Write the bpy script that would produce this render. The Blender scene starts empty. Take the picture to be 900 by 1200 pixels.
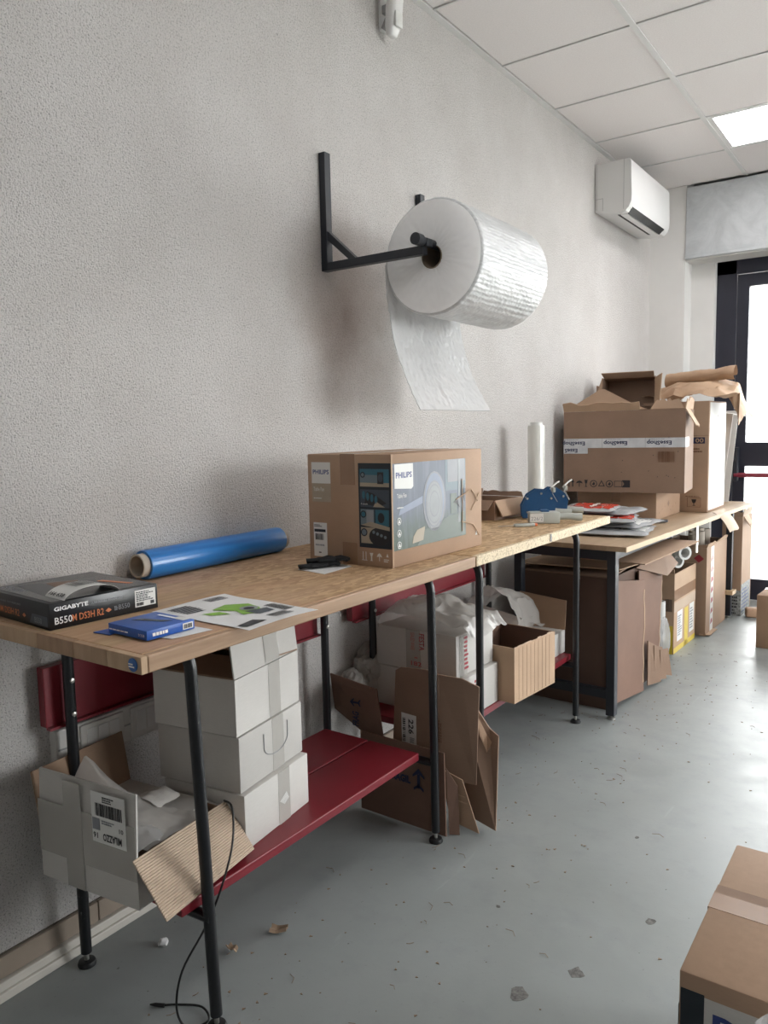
import bpy, bmesh, math, random
from mathutils import Vector, Matrix, noise
random.seed(7)
PI = math.pi
sc = bpy.context.scene
COL = sc.collection

# ------------------------------------------------------------------ camera
def make_camera():
    cam = bpy.data.cameras.new('camera')
    co = bpy.data.objects.new('camera', cam)
    COL.objects.link(co)
    yaw, pitch, roll = 0.61512, -0.105217, -0.020695
    d = Vector((-math.sin(yaw)*math.cos(pitch), math.cos(yaw)*math.cos(pitch), math.sin(pitch)))
    r = Vector((math.cos(yaw), math.sin(yaw), 0))
    u = r.cross(d)
    c, s = math.cos(roll), math.sin(roll)
    r2 = r*c + u*s
    u2 = -r*s + u*c
    m = Matrix((r2, u2, -d)).transposed().to_4x4()
    m.translation = Vector((1.6892, 0.0, 1.2717))
    co.matrix_world = m
    cam.sensor_fit = 'VERTICAL'
    cam.sensor_height = 36
    cam.sensor_width = 27
    cam.lens = 905/1200*36
    cam.clip_start = 0.02
    sc.camera = co
make_camera()

# ------------------------------------------------------------------ sky, portals, exposure
SKY = 16.0
w = bpy.data.worlds.new('overcast_sky')
sc.world = w
w.use_nodes = True
bg = w.node_tree.nodes['Background']
bg.inputs[0].default_value = (1.0, 0.985, 0.985, 1)
bg.inputs[1].default_value = SKY
sc.view_settings.view_transform = 'Standard'
sc.view_settings.look = 'None'
sc.view_settings.gamma = 1
sc.view_settings.use_curve_mapping = False
sc.view_settings.exposure = 0.16
sc.cycles.use_denoising = True
sc.cycles.max_bounces = 10
sc.cycles.diffuse_bounces = 6
sc.cycles.transmission_bounces = 6
sc.cycles.transparent_max_bounces = 12
sc.cycles.caustics_reflective = False
sc.cycles.caustics_refractive = False
sc.cycles.sample_clamp_indirect = 6.0

def portal(name, loc, rot, sx, sy):
    l = bpy.data.lights.new(name, 'AREA')
    l.shape = 'RECTANGLE'
    l.size, l.size_y = sx, sy
    l.cycles.is_portal = True
    o = bpy.data.objects.new(name, l)
    o.location, o.rotation_euler = loc, rot
    COL.objects.link(o)
CEIL = 2.90
RX, RY0, RY1 = 5.4, -2.6, 5.74        # room: right wall, near wall, far wall
portal('daylight_portal_door', (2.0, 6.25, 1.25), (-PI/2, 0, 0), 3.4, 2.4)
portal('daylight_portal_window', (RX+0.32, 4.0, 1.55), (0, PI/2, 0), 2.3, 2.4)
LAMP = 11.0

# ------------------------------------------------------------------ material helpers
def srgb(c):
    if isinstance(c, str):
        c = [int(c[i:i+2], 16)/255 for i in (0, 2, 4)]
    return tuple((x/12.92 if x <= .04045 else ((x+.055)/1.055)**2.4) for x in c) + (1,)
class NT:
    def __init__(s, name):
        s.m = bpy.data.materials.new(name); s.m.use_nodes = True
        s.n = s.m.node_tree.nodes; s.l = s.m.node_tree.links
        s.b = s.n['Principled BSDF']; s.out = s.n['Material Output']
        s.tc = s.n.new('ShaderNodeTexCoord').outputs['Object']
    def node(s, t, ins=None, **kw):
        n = s.n.new(t)
        for k, v in kw.items(): setattr(n, k, v)
        for k, v in (ins or {}).items():
            if isinstance(v, bpy.types.NodeSocket): s.l.new(v, n.inputs[k])
            else: n.inputs[k].default_value = v
        return n
    def mapping(s, scale):
        return s.node('ShaderNodeMapping', {'Vector': s.tc, 'Scale': scale}).outputs[0]
    def noise(s, scale, detail=3, rough=.55, vec=None, dist=0):
        return s.node('ShaderNodeTexNoise', {'Vector': vec or s.tc, 'Scale': scale, 'Detail': detail, 'Roughness': rough, 'Distortion': dist}).outputs[0]
    def ramp(s, fac, p0, c0, p1, c1, interp='LINEAR'):
        n = s.node('ShaderNodeValToRGB', {'Fac': fac}); r = n.color_ramp; r.interpolation = interp
        r.elements[0].position, r.elements[0].color = p0, c0
        r.elements[1].position, r.elements[1].color = p1, c1
        return n.outputs[0]
    def fac(s, f, p0, v0, p1, v1):
        return s.ramp(f, p0, (v0,)*3+(1,), p1, (v1,)*3+(1,))
    def mix(s, fac, a, b, mode='MIX'):
        n = s.node('ShaderNodeMix', data_type='RGBA', blend_type=mode)
        for i, v in ((0, fac), (6, a), (7, b)):
            if isinstance(v, bpy.types.NodeSocket): s.l.new(v, n.inputs[i])
            else: n.inputs[i].default_value = v
        return n.outputs[2]
    def bump(s, h, strength, dist=.002, normal=None):
        ins = {'Height': h, 'Strength': strength, 'Distance': dist}
        if normal: ins['Normal'] = normal
        return s.node('ShaderNodeBump', ins).outputs[0]
    def set(s, **kw):
        for k, v in kw.items():
            k = {'color': 'Base Color', 'rough': 'Roughness', 'metal': 'Metallic', 'normal': 'Normal', 'alpha': 'Alpha', 'trans': 'Transmission Weight', 'spec': 'Specular IOR Level', 'coat': 'Coat Weight', 'emis': 'Emission Color', 'emstr': 'Emission Strength', 'sss': 'Subsurface Weight'}.get(k, k)
            if isinstance(v, bpy.types.NodeSocket): s.l.new(v, s.b.inputs[k])
            else: s.b.inputs[k].default_value = v
        return s.m
def tint(c, k):
    return tuple(min(1, x*k) for x in c[:3]) + (1,)

def m_plain(name, col, rough=.5, metal=0, var=.06, scale=9, bump=0, bscale=200, spec=.5):
    t = NT(name); c = srgb(col)
    f = t.noise(scale)
    k = dict(color=t.ramp(f, .3, tint(c, 1-var), .7, tint(c, 1+var)), rough=rough, metal=metal, spec=spec)
    if bump: k['normal'] = t.bump(t.noise(bscale, 4), bump, .001)
    return t.set(**k)
def m_card(name, col, var=.10, rough=.75, streak=(1, 1, 12), worn=0.0):
    t = NT(name); c = srgb(col)
    big = t.noise(5, 4)
    fine = t.noise(60, 4, .6, t.mapping(streak))
    a = t.ramp(big, .3, tint(c, 1-var), .7, tint(c, 1+var))
    b = t.mix(t.fac(fine, .35, 0, .75, .35), a, tint(c, .78))
    if worn:
        b = t.mix(t.fac(t.noise(22, 5, .7), .60, 0, .72, worn), b, tint(c, 1.5))
    h = t.node('ShaderNodeTexWave', {'Vector': t.tc, 'Scale': 60.0, 'Distortion': 1.5, 'Detail': 1.0}, bands_direction='X').outputs[1]
    return t.set(color=b, rough=rough, spec=.25, normal=t.bump(fine, .25, .0008, t.bump(h, .06, .0005)))

M = {}
def mats():
    # rough plaster wall
    t = NT('rough_white_plaster')
    n1 = t.noise(120, 5, .68); n2 = t.noise(3.0, 4, .6); n3 = t.noise(240, 3, .6)
    base = t.ramp(n2, .3, srgb('dcd8d5'), .75, srgb('e8e5e3'))
    base = t.mix(t.fac(n3, .35, .7, .44, 0), base, srgb('8b8884'))  # pits of the fine grain painted darker, like tiny shadows
    spk = t.node('ShaderNodeTexVoronoi', {'Vector': t.tc, 'Scale': 6.0}).outputs[0]
    base = t.mix(t.fac(spk, .012, .6, .03, 0), base, srgb('6e6a66'))
    # noise-edged brown patch on the plaster around the wall bracket
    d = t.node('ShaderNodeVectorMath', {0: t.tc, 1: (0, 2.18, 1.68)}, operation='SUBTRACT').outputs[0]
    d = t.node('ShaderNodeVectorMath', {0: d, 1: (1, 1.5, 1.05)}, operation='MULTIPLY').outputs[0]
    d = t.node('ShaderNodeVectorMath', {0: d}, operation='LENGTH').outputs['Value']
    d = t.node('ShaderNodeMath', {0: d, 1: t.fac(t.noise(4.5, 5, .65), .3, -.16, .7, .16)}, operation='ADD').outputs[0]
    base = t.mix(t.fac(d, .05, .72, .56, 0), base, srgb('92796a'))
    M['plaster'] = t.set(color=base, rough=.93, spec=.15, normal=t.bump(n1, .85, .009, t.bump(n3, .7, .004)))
    t = NT('smooth_white_paint')
    M['paint'] = t.set(color=t.ramp(t.noise(2.5, 4), .3, srgb('d2d1cf'), .7, srgb('dcdbd9')), rough=.85, spec=.2, normal=t.bump(t.noise(180, 4), .25, .0015))
    # floor
    t = NT('grey_floor_paint')
    big = t.noise(.9, 5, .6, dist=.6); mid = t.noise(7, 5, .65); fine = t.noise(90, 4, .7)
    c = t.ramp(big, .3, srgb('838887'), .72, srgb('959a9a'))
    c = t.mix(t.fac(mid, .52, 0, .72, .35), c, srgb('7b8083'))
    c = t.mix(t.fac(fine, .64, 0, .72, .5), c, srgb('63676a'))
    # worn chips of paint
    v = t.node('ShaderNodeTexVoronoi', {'Vector': t.tc, 'Scale': 1.9, 'Randomness': 1.0}).outputs[0]
    vv = t.node('ShaderNodeMath', {0: v, 1: t.fac(t.noise(26, 4, .7), .3, -.05, .7, .05)}, operation='ADD').outputs[0]
    c = t.mix(t.fac(vv, .032, .85, .046, 0), c, srgb('5d5d5c'))
    v2 = t.node('ShaderNodeTexVoronoi', {'Vector': t.tc, 'Scale': 9.0}).outputs[0]
    v3 = t.node('ShaderNodeMath', {0: v2, 1: t.fac(t.noise(90, 3, .7), .3, -.08, .7, .08)}, operation='ADD').outputs[0]
    c = t.mix(t.fac(v3, .05, .8, .07, 0), c, srgb('4d4e4f'))
    v4 = t.node('ShaderNodeTexVoronoi', {'Vector': t.tc, 'Scale': 27.0}).outputs[0]
    v5 = t.node('ShaderNodeMath', {0: v4, 1: t.fac(t.noise(6, 4, .7), .35, .0, .6, .14)}, operation='ADD').outputs[0]
    v5 = t.node('ShaderNodeMath', {0: v5, 1: t.fac(t.noise(150, 3, .7), .3, -.06, .7, .06)}, operation='ADD').outputs[0]
    c = t.mix(t.fac(v5, .07, .75, .10, 0), c, srgb('505152'))
    # pale scratches
    scr = t.noise(14, 3, .5, t.mapping((1, .12, 1)), 1.2)
    c = t.mix(t.fac(scr, .70, 0, .74, .10), c, srgb('b9bdbf'))
    r = t.fac(mid, .3, .34, .7, .50)
    M['floor'] = t.set(color=c, rough=r, spec=.55, normal=t.bump(t.noise(12, 5, .6), .18, .004, t.bump(fine, .12, .001)))
    # ceiling tile
    t = NT('mineral_ceiling_tile')
    M['tile'] = t.set(color=t.ramp(t.noise(160, 4, .7), .3, srgb('e4e0df'), .7, srgb('efebea')), rough=.95, spec=.1, normal=t.bump(t.noise(220, 3), .15, .001))
    M['grid'] = m_plain('white_steel_grid', 'dcdcdb', .4, 0, .02)
    # galvanised
    t = NT('galvanised_steel')
    g = t.noise(6, 5, .7, dist=1.0); g2 = t.noise(40, 3, .6, t.mapping((.3, 1, 2)))
    c = t.ramp(g, .3, srgb('b0b4b7'), .75, srgb('cdd0d2'))
    c = t.mix(t.fac(g2, .55, 0, .75, .3), c, srgb('c9ccce'))
    M['galv'] = t.set(color=c, rough=.45, metal=.12, normal=t.bump(g2, .08, .001))
    M['navy'] = m_plain('dark_navy_aluminium', '20222f', .45, 0, .05)
    M['pushbar'] = m_plain('dark_red_bar', '7c2436', .4)
    # table tops
    t = NT('beech_block_board')
    mp = t.mapping((1, .06, 1))
    gr = t.noise(60, 5, .65, mp, .4); st = t.node('ShaderNodeTexVoronoi', {'Vector': t.mapping((14, 1.6, .01)), 'Scale': 1.0}).outputs[1]
    c = t.ramp(gr, .3, srgb('a58566'), .72, srgb('bf9f7f'))
    c = t.mix(.04, c, st, 'OVERLAY')
    w1 = t.noise(16, 6, .72, t.mapping((1.6, .6, 1)), .8); zone = t.node('ShaderNodeSeparateXYZ', {0: t.tc}).outputs[1]
    zf = t.node('ShaderNodeMapRange', {0: zone, 1: .35, 2: .62}).outputs[0]
    chips = t.node('ShaderNodeTexVoronoi', {'Vector': t.mapping((1, .45, 1)), 'Scale': 95.0}).outputs[1]
    chipc = t.ramp(chips, .2, srgb('937353'), .85, srgb('cdae88'))
    f2 = t.node('ShaderNodeMath', {0: zf, 1: t.fac(w1, .36, .25, .56, .85)}, operation='MULTIPLY').outputs[0]
    c = t.mix(f2, c, chipc)
    c = t.mix(t.fac(t.noise(7, 5, .7), .58, 0, .72, .5), c, srgb('7b6046'))
    M['board'] = t.set(color=c, rough=.55, spec=.35, normal=t.bump(w1, .3, .002, t.bump(gr, .15, .001)))
    t = NT('chipboard_top')
    chips = t.node('ShaderNodeTexVoronoi', {'Vector': t.mapping((1, .45, 1)), 'Scale': 85.0}).outputs[1]
    c = t.ramp(chips, .15, srgb('94744f'), .85, srgb('d2b38c'))
    w1 = t.noise(14, 6, .72, t.mapping((1.6, .6, 1)), .8)
    c = t.mix(t.fac(w1, .42, 0, .64, .55), c, srgb('b4946a'))
    c = t.mix(t.fac(t.noise(8, 5, .7), .6, 0, .7, .5), c, srgb('765a3c'))
    M['chip'] = t.set(color=c, rough=.55, spec=.35, normal=t.bump(w1, .4, .002))
    t = NT('pale_chipboard_edge')
    v = t.node('ShaderNodeTexVoronoi', {'Vector': t.tc, 'Scale': 220.0}).outputs[1]
    M['chipedge'] = t.set(color=t.mix(t.fac(v, .1, .5, .5, 0), srgb('d8c8ac'), srgb('6d5336')), rough=.8)
    t = NT('wood_edge_strip')
    gr = t.noise(50, 5, .6, t.mapping((1, .07, 1)), .5)
    M['edge'] = t.set(color=t.ramp(gr, .3, srgb('8d7056'), .7, srgb('aa8c70')), rough=.55)
    for i, (a, b) in enumerate((('9a7d60', 'ad9074'), ('8e7055', 'a08266'), ('a68a6c', 'b89c7e'))):
        t = NT('wood_block_%d' % i)
        M['block%d' % i] = t.set(color=t.ramp(t.noise(60, 4, .6, t.mapping((1, 1, .2))), .3, srgb(a), .7, srgb(b)), rough=.55)
    t = NT('laminate_board_top')
    gr = t.noise(30, 5, .6, t.mapping((1, .08, 1)), .4)
    M['top3'] = t.set(color=t.ramp(gr, .3, srgb('a48c72'), .7, srgb('b59d82')), rough=.5, spec=.4)
    M['top3edge'] = m_plain('laminate_board_edge', 'c2ab8c', .6)
    t = NT('black_enamel')
    sp = t.noise(45, 4, .7)
    M['black'] = t.set(color=t.mix(t.fac(sp, .70, 0, .76, .5), srgb('14161a'), srgb('6b6660')), rough=.32, spec=.5)
    M['dsteel'] = m_plain('dark_steel', '24282f', .4, 0, .08)
    M['bolt'] = m_plain('zinc_bolt', 'b9b7b2', .3, .9)
    M['rubber'] = m_plain('black_rubber', '16181a', .55)
    t = NT('red_enamel')
    sp = t.noise(30, 5, .75)
    M['red'] = t.set(color=t.mix(t.fac(sp, .68, 0, .75, .4), t.ramp(t.noise(4), .3, srgb('6e1722'), .7, srgb('7c1e2a')), srgb('5b1118')), rough=.38, spec=.5)
    # cardboard family
    M['kraft'] = m_card('kraft_cardboard', 'a58a74')
    M['kraft_l'] = m_card('pale_kraft_cardboard', 'b2977e')
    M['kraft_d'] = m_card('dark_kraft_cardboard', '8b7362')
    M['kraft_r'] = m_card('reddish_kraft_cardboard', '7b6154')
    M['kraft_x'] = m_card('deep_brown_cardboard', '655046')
    M['kraft_in'] = m_card('kraft_cardboard_inside', '937a66')
    M['cedge'] = m_card('cardboard_edge', 'b8a18a', streak=(1, 1, 1))
    M['wcard'] = m_card('white_cardboard', 'c9c6c2', .05, .6)
    M['wcard2'] = m_card('worn_white_cardboard', 'bfbcb8', .07, .6)
    M['corr'] = m_card('corrugated_inside', 'b8a592', .06)
    M['tape'] = m_plain('brown_packing_tape', '8f7159', .22, spec=.6)
    t = NT('clear_packing_tape'); 
    M['cltape'] = t.set(color=srgb('c2beb8'), rough=.16, spec=.7, alpha=.55, normal=t.bump(t.noise(30, 4, .6), .3, .002))
    t = NT('white_packing_tape')
    M['wtape'] = t.set(color=t.ramp(t.noise(20), .3, srgb('b9bcc0'), .7, srgb('cfd1d3')), rough=.25, spec=.6)
    t = NT('kraft_wrapping_paper')
    M['kpaper'] = t.set(color=t.ramp(t.noise(8), .3, srgb('a2846a'), .7, srgb('b89a7e')), rough=.7, normal=t.bump(t.noise(12, 5, .6), .4, .006))
    # inks
    for k, c in dict(ink='1b1b1f', navyink='1c2448', white='e4e4e4', phblue='2c3a78', orange='c77446', greyink='808389', darkprint='0d1a24', redink='9a2f3a', greenprint='7fae3c', blueprint='2b5a98', paleblue='7c879b', yellow='c9b02f', skyprint='66767f', leaf='5a6660', slate='39434e', teal='2b6377', stone='8b8f93', rosy='c08a84', bright='d7dcdf', brownprint='6b4a33', sand='9c917f').items():
        M[k] = m_plain('print_'+k, c, .4, var=.05, scale=30)
    t = NT('bare_concrete_patch')
    M['stonechip'] = t.set(color=t.ramp(t.noise(90, 5, .7), .35, srgb('4c4b49'), .65, srgb('807e7b')), rough=.9, normal=t.bump(t.noise(120, 4), .5, .002))
    t = NT('print_meadow')
    yz = t.node('ShaderNodeSeparateXYZ', {0: t.tc}).outputs[2]
    g = t.node('ShaderNodeMapRange', {0: yz, 1: .04, 2: .30}).outputs[0]
    nz = t.noise(16, 5, .6)
    g = t.node('ShaderNodeMath', {0: g, 1: t.fac(nz, .3, -.25, .7, .25)}, operation='ADD').outputs[0]
    c = t.ramp(g, .2, srgb('4f5d54'), .62, srgb('656c7a'))
    c = t.mix(t.fac(t.noise(60, 3, .6, t.mapping((1, 1, .1))), .5, 0, .7, .2), c, srgb('a3a8b0'))
    M['meadow'] = t.set(color=c, rough=.42, spec=.35)
    # plastics and papers
    M['paper'] = m_plain('white_paper', 'd9d9d9', .8, var=.02)
    M['label'] = m_plain('white_label', 'd5d5d2', .45, var=.03)
    M['bluebox'] = m_plain('blue_printed_card', '1d54a8', .35, var=.08)
    M['boardbox'] = m_plain('black_printed_card', '16171a', .28, var=.12)
    M['boardgrey'] = m_plain('grey_printed_card', '3b3a3b', .25, var=.18, scale=14)
    t = NT('blue_stretch_film')
    st = t.noise(40, 4, .6, t.mapping((1, .05, 1)), .5)
    M['bluefilm'] = t.set(color=t.ramp(st, .3, srgb('1864ad'), .7, srgb('2f80c8')), rough=.28, spec=.5, coat=.2, normal=t.bump(st, .4, .002))
    M['core'] = m_plain('cardboard_core', 'b5aca0', .8)
    M['coreins'] = m_plain('cardboard_core_inside', '7d6d5c', .85)
    t = NT('clear_stretch_film')
    st = t.noise(30, 4, .6, t.mapping((1, 1, .15)), .6)
    M['clfilm'] = t.set(color=t.ramp(st, .3, srgb('cfd0cb'), .7, srgb('e2e2dc')), rough=.18, spec=.6, coat=.4, normal=t.bump(st, .4, .003))
    t = NT('bubble_wrap_layers')
    vs = t.node('ShaderNodeTexVoronoi', {'Vector': t.mapping((.8, 1, .8)), 'Scale': 75.0, 'Randomness': .35}).outputs[0]
    wr = t.noise(18, 5, .6, t.mapping((1, .35, 1)))
    wv = t.node('ShaderNodeTexWave', {'Vector': t.tc, 'Scale': 26.0, 'Distortion': 2.5, 'Detail': 2.0, 'Detail Scale': 2.0}, bands_direction='Z').outputs[1]
    M['bubble'] = t.set(color=t.ramp(wr, .3, srgb('b9bbbc'), .7, srgb('d2d3d4')), rough=.3, spec=.6, normal=t.bump(vs, -.8, .006, t.bump(wr, .9, .010, t.bump(wv, .25, .004))))
    M['bubble_end'] = m_plain('bubble_wrap_roll_end', 'f2f2f2', .5, var=.02, bump=.3, bscale=90)
    for k, wt in (('bubble', .35), ('bubble_end', .8)):
        b = M[k].node_tree.nodes['Principled BSDF']
        b.inputs['Subsurface Weight'].default_value = wt; b.inputs['Subsurface Radius'].default_value = (1, 1, 1); b.inputs['Subsurface Scale'].default_value = .09
    def film(name, alpha, colr, vscale, rough=.2, wsc=12):
        t = NT(name)
        vs = t.node('ShaderNodeTexVoronoi', {'Vector': t.tc, 'Scale': vscale, 'Randomness': .35}).outputs[0]
        wr = t.noise(wsc, 5, .6)
        nn = t.bump(wr, .8, .010, t.bump(vs, -.8, .006)) if vscale else t.bump(wr, .5, .008)
        m = t.set(color=srgb(colr), rough=rough, spec=.7, normal=nn)
        tl = t.node('ShaderNodeBsdfTranslucent', {'Color': srgb(colr), 'Normal': nn})
        a = t.node('ShaderNodeMixShader', {0: .45, 1: t.b.outputs[0], 2: tl.outputs[0]})
        tr = t.node('ShaderNodeBsdfTransparent')
        b = t.node('ShaderNodeMixShader', {0: alpha, 1: tr.outputs[0], 2: a.outputs[0]})
        t.l.new(b.outputs[0], t.out.inputs[0])
        return m
    M['bubblesheet'] = film('bubble_wrap_sheet', .80, 'e6e7e8', 75)
    M['thinlabel'] = film('thin_translucent_label', 1.0, 'e4e4e2', 0, .4)
    M['bag'] = film('white_plastic_bag', .82, 'd2cfcb', 0, .22)
    M['clearbag'] = film('clear_plastic_bag', .45, 'd8d8d8', 0, .12)
    M['greybag'] = m_plain('grey_plastic_mailer', 'a9abae', .22, var=.12, scale=14, bump=.5, bscale=24, spec=.6)
    M['redmail'] = m_plain('red_plastic_mailer', 'c0402f', .25, spec=.6)
    M['acwhite'] = m_plain('white_abs_plastic', 'dededd', .3, var=.01)
    M['acgrey'] = m_plain('grey_seam', '9a9a9a', .4)
    M['darkslot'] = m_plain('dark_slot', '0c0c0d', .6)
    M['glove'] = m_plain('black_knit', '17181a', .85, bump=.6, bscale=300)
    M['bluetool'] = m_plain('blue_tool_metal', '1f4a74', .35)
    M['greytool'] = m_plain('grey_tool_plastic', 'a7aaa4', .45)
    M['chrome'] = m_plain('bright_steel', 'c5c8ca', .25, .85)
    M['orangeplastic'] = m_plain('orange_plastic', 'c9602c', .4)
    M['ceramic'] = m_plain('taupe_skirting_tile', '96897c', .4, var=.08)
    M['grout'] = m_plain('dark_joint', '5e564d', .9)
    M['trim'] = m_plain('cream_plastic_trim', 'cfcac2', .5, var=.03)
    M['trunk'] = m_plain('white_plastic_trunking', 'd4d2ce', .45, var=.02)
    M['bluest'] = m_plain('blue_sticker', '1f5a9c', .4)
    M['cable'] = m_plain('black_cable', '101113', .5)
    M['scrapwood'] = m_plain('wood_scrap', '8b7662', .8)
    M['outground'] = m_plain('pale_paving', 'cfcdc8', .9)
    M['newsprint'] = m_plain('grey_newsprint', '8f9290', .7, var=.45, scale=70)
    t = NT('lamp_diffuser')
    M['diff'] = t.set(color=srgb('f2f4f4'), rough=.6, emis=(1, .975, .975, 1), emstr=LAMP)
    t = NT('window_glass')
    tr = t.node('ShaderNodeBsdfTransparent', {'Color': (.93, .95, .95, 1)})
    gl = t.node('ShaderNodeBsdfGlossy', {'Roughness': .02})
    fr = t.node('ShaderNodeFresnel', {'IOR': 1.45})
    mx = t.node('ShaderNodeMixShader', {0: fr.outputs[0], 1: tr.outputs[0], 2: gl.outputs[0]})
    t.l.new(mx.outputs[0], t.out.inputs[0]); M['glass'] = t.m
mats()

# ------------------------------------------------------------------ mesh helpers
def V(*a): return Vector(a)
class MB:
    def __init__(s): s.b = bmesh.new()
    def box(s, c, d, rz=0, bev=0, seg=2, mtx=None):
        r = bmesh.ops.create_cube(s.b, size=1, matrix=(mtx or Matrix.Translation(c) @ Matrix.Rotation(rz, 4, 'Z')) @ Matrix.Diagonal((*d, 1)))
        if bev:
            vs = set(r['verts']); es = [e for e in s.b.edges if e.verts[0] in vs and e.verts[1] in vs]
            bmesh.ops.bevel(s.b, geom=es, offset=bev, segments=seg, affect='EDGES', profile=.5)
        return s
    def b2(s, lo, hi, bev=0, seg=2):
        lo, hi = Vector(lo), Vector(hi)
        return s.box((lo+hi)/2, hi-lo, 0, bev, seg)
    def tube(s, pts, r, n=12, caps=True, rs=None):
        pts = [Vector(p) for p in pts]; rings = []
        up = None
        for i, p in enumerate(pts):
            if i == 0: d = pts[1]-p
            elif i == len(pts)-1: d = p-pts[i-1]
            else: d = (pts[i+1]-p).normalized() + (p-pts[i-1]).normalized()
            d.normalize()
            if up is None: up = d.orthogonal().normalized()
            up = (up - d*up.dot(d)).normalized(); q = d.cross(up)
            rr = rs[i] if rs else r
            rings.append([s.b.verts.new(p + (up*math.cos(a)+q*math.sin(a))*rr) for a in [2*PI*k/n for k in range(n)]])
        for a, b in zip(rings, rings[1:]):
            for k in range(n): s.b.faces.new((a[k], a[(k+1) % n], b[(k+1) % n], b[k]))
        if caps:
            s.b.faces.new(list(reversed(rings[0]))); s.b.faces.new(rings[-1])
        return s
    def lathe(s, prof, n=32, axis='Z', at=(0, 0, 0)):
        # prof: list of (radius, height)
        at = Vector(at); rings = []
        for r, h in prof:
            ring = []
            for k in range(n):
                a = 2*PI*k/n; c, d = math.cos(a)*r, math.sin(a)*r
                v = {'Z': V(c, d, h), 'Y': V(c, h, d), 'X': V(h, c, d)}[axis]
                ring.append(s.b.verts.new(at+v))
            rings.append(ring)
        for a, b in zip(rings, rings[1:]):
            for k in range(n): s.b.faces.new((a[k], a[(k+1) % n], b[(k+1) % n], b[k]))
        return s, rings
    def prism(s, pts, thick):
        """pts: 3D polygon; thickness along its normal, both ways"""
        pts = [Vector(p) for p in pts]
        nrm = V(0, 0, 0)
        for a, b in zip(pts, pts[1:]+pts[:1]): nrm += a.cross(b)
        nrm = nrm.normalized()*thick/2
        A = [s.b.verts.new(p+nrm) for p in pts]; B = [s.b.verts.new(p-nrm) for p in pts]
        s.b.faces.new(A); s.b.faces.new(list(reversed(B)))
        n = len(pts)
        for i in range(n): s.b.faces.new((A[i], B[i], B[(i+1) % n], A[(i+1) % n]))
        return s
    def quad(s, a, b, c, d):
        s.b.faces.new([s.b.verts.new(Vector(p)) for p in (a, b, c, d)]); return s
    def grid(s, fn, nu, nv, thick=0):
        vs = [[s.b.verts.new(Vector(fn(i/nu, j/nv))) for j in range(nv+1)] for i in range(nu+1)]
        for i in range(nu):
            for j in range(nv): s.b.faces.new((vs[i][j], vs[i+1][j], vs[i+1][j+1], vs[i][j+1]))
        if thick:
            bmesh.ops.recalc_face_normals(s.b, faces=s.b.faces)
            bmesh.ops.solidify(s.b, geom=list(s.b.faces), thickness=thick)
        return s
    def build(s, name, mat, parent=None, smooth=None, kind=None):
        bmesh.ops.recalc_face_normals(s.b, faces=s.b.faces)
        me = bpy.data.meshes.new(name); s.b.to_mesh(me); s.b.free()
        for m in (mat if isinstance(mat, (list, tuple)) else [mat]): me.materials.append(M[m] if isinstance(m, str) else m)
        if smooth is not None:
            me.shade_smooth()
            me.set_sharp_from_angle(angle=math.radians(smooth))
        o = bpy.data.objects.new(name, me); COL.objects.link(o)
        if parent is not None: o.parent = parent
        if kind: o['kind'] = kind
        return o
def tag(o, label, cat, group=None, kind=None):
    o['label'] = label; o['category'] = cat
    if group: o['group'] = group
    if kind: o['kind'] = kind
    return o
def thing(name, label, cat, loc=(0, 0, 0), rz=0, group=None):
    o = bpy.data.objects.new(name, None); o.empty_display_size = .05
    COL.objects.link(o); o.location = loc; o.rotation_euler = (0, 0, rz)
    return tag(o, label, cat, group)
def lab(o, l): o['label'] = l; return o
def copy_tree(o, parent=None):
    c = o.copy(); COL.objects.link(c)
    if parent is not None: c.parent = parent
    for ch in [x for x in bpy.data.objects if x.parent == o]: copy_tree(ch, c)
    return c
def shared(name, src, parent, loc=(0, 0, 0), rot=(0, 0, 0), mat=None):
    o = bpy.data.objects.new(name, src.data); COL.objects.link(o); o.parent = parent
    o.location, o.rotation_euler = loc, rot
    return o

# text as thin printed geometry: o origin (bottom-left), u to the right, v up
def text(parent, body, o, u, v, h, mat, width=None, name='lettering', bold=0.0, align='l'):
    cu = bpy.data.curves.new('lettering', 'FONT'); cu.body = body; cu.size = 1; cu.offset = bold; cu.resolution_u = 2
    to = bpy.data.objects.new('lettering_curve', cu)
    me = bpy.data.meshes.new_from_object(to)
    bpy.data.objects.remove(to); bpy.data.curves.remove(cu)
    xs = [q.co.x for q in me.vertices]; ys = [q.co.y for q in me.vertices]
    x0, x1, y0, y1 = min(xs), max(xs), min(ys), max(ys)
    o, u, v = Vector(o), Vector(u).normalized(), Vector(v).normalized()
    sy = h/(y1-y0); sx = width/(x1-x0) if width else sy
    for q in me.vertices:
        q.co = o + u*(q.co.x-x0)*sx + v*(q.co.y-y0)*sy
    me.materials.append(M[mat])
    ob = bpy.data.objects.new(name, me); COL.objects.link(ob)
    if parent is not None: ob.parent = parent
    return ob
def decal(parent, poly, mat, name='print', off=None):
    mb = MB(); mb.prism(poly, .0004); return mb.build(name, mat, parent)
def rect(o, u, v, w, h, x=0, y=0):
    o, u, v = Vector(o), Vector(u).normalized(), Vector(v).normalized()
    return [o+u*x+v*y, o+u*(x+w)+v*y, o+u*(x+w)+v*(y+h), o+u*x+v*(y+h)]
def bars(parent, o, u, v, w, h, mat, n=18, seed=1, name='barcode', horiz=False):
    rnd = random.Random(seed); mb = MB(); x = 0
    L = h if horiz else w
    while x < L:
        a = rnd.choice((.4, .7, 1.1))*L/n*.7
        if x+a > L: break
        mb.prism(rect(o, u, v, w, a, 0, x) if horiz else rect(o, u, v, a, h, x, 0), .0004)
        x += a + rnd.choice((.4, .6, 1.0))*L/n*.7
    return mb.build(name, mat, parent)
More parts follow.
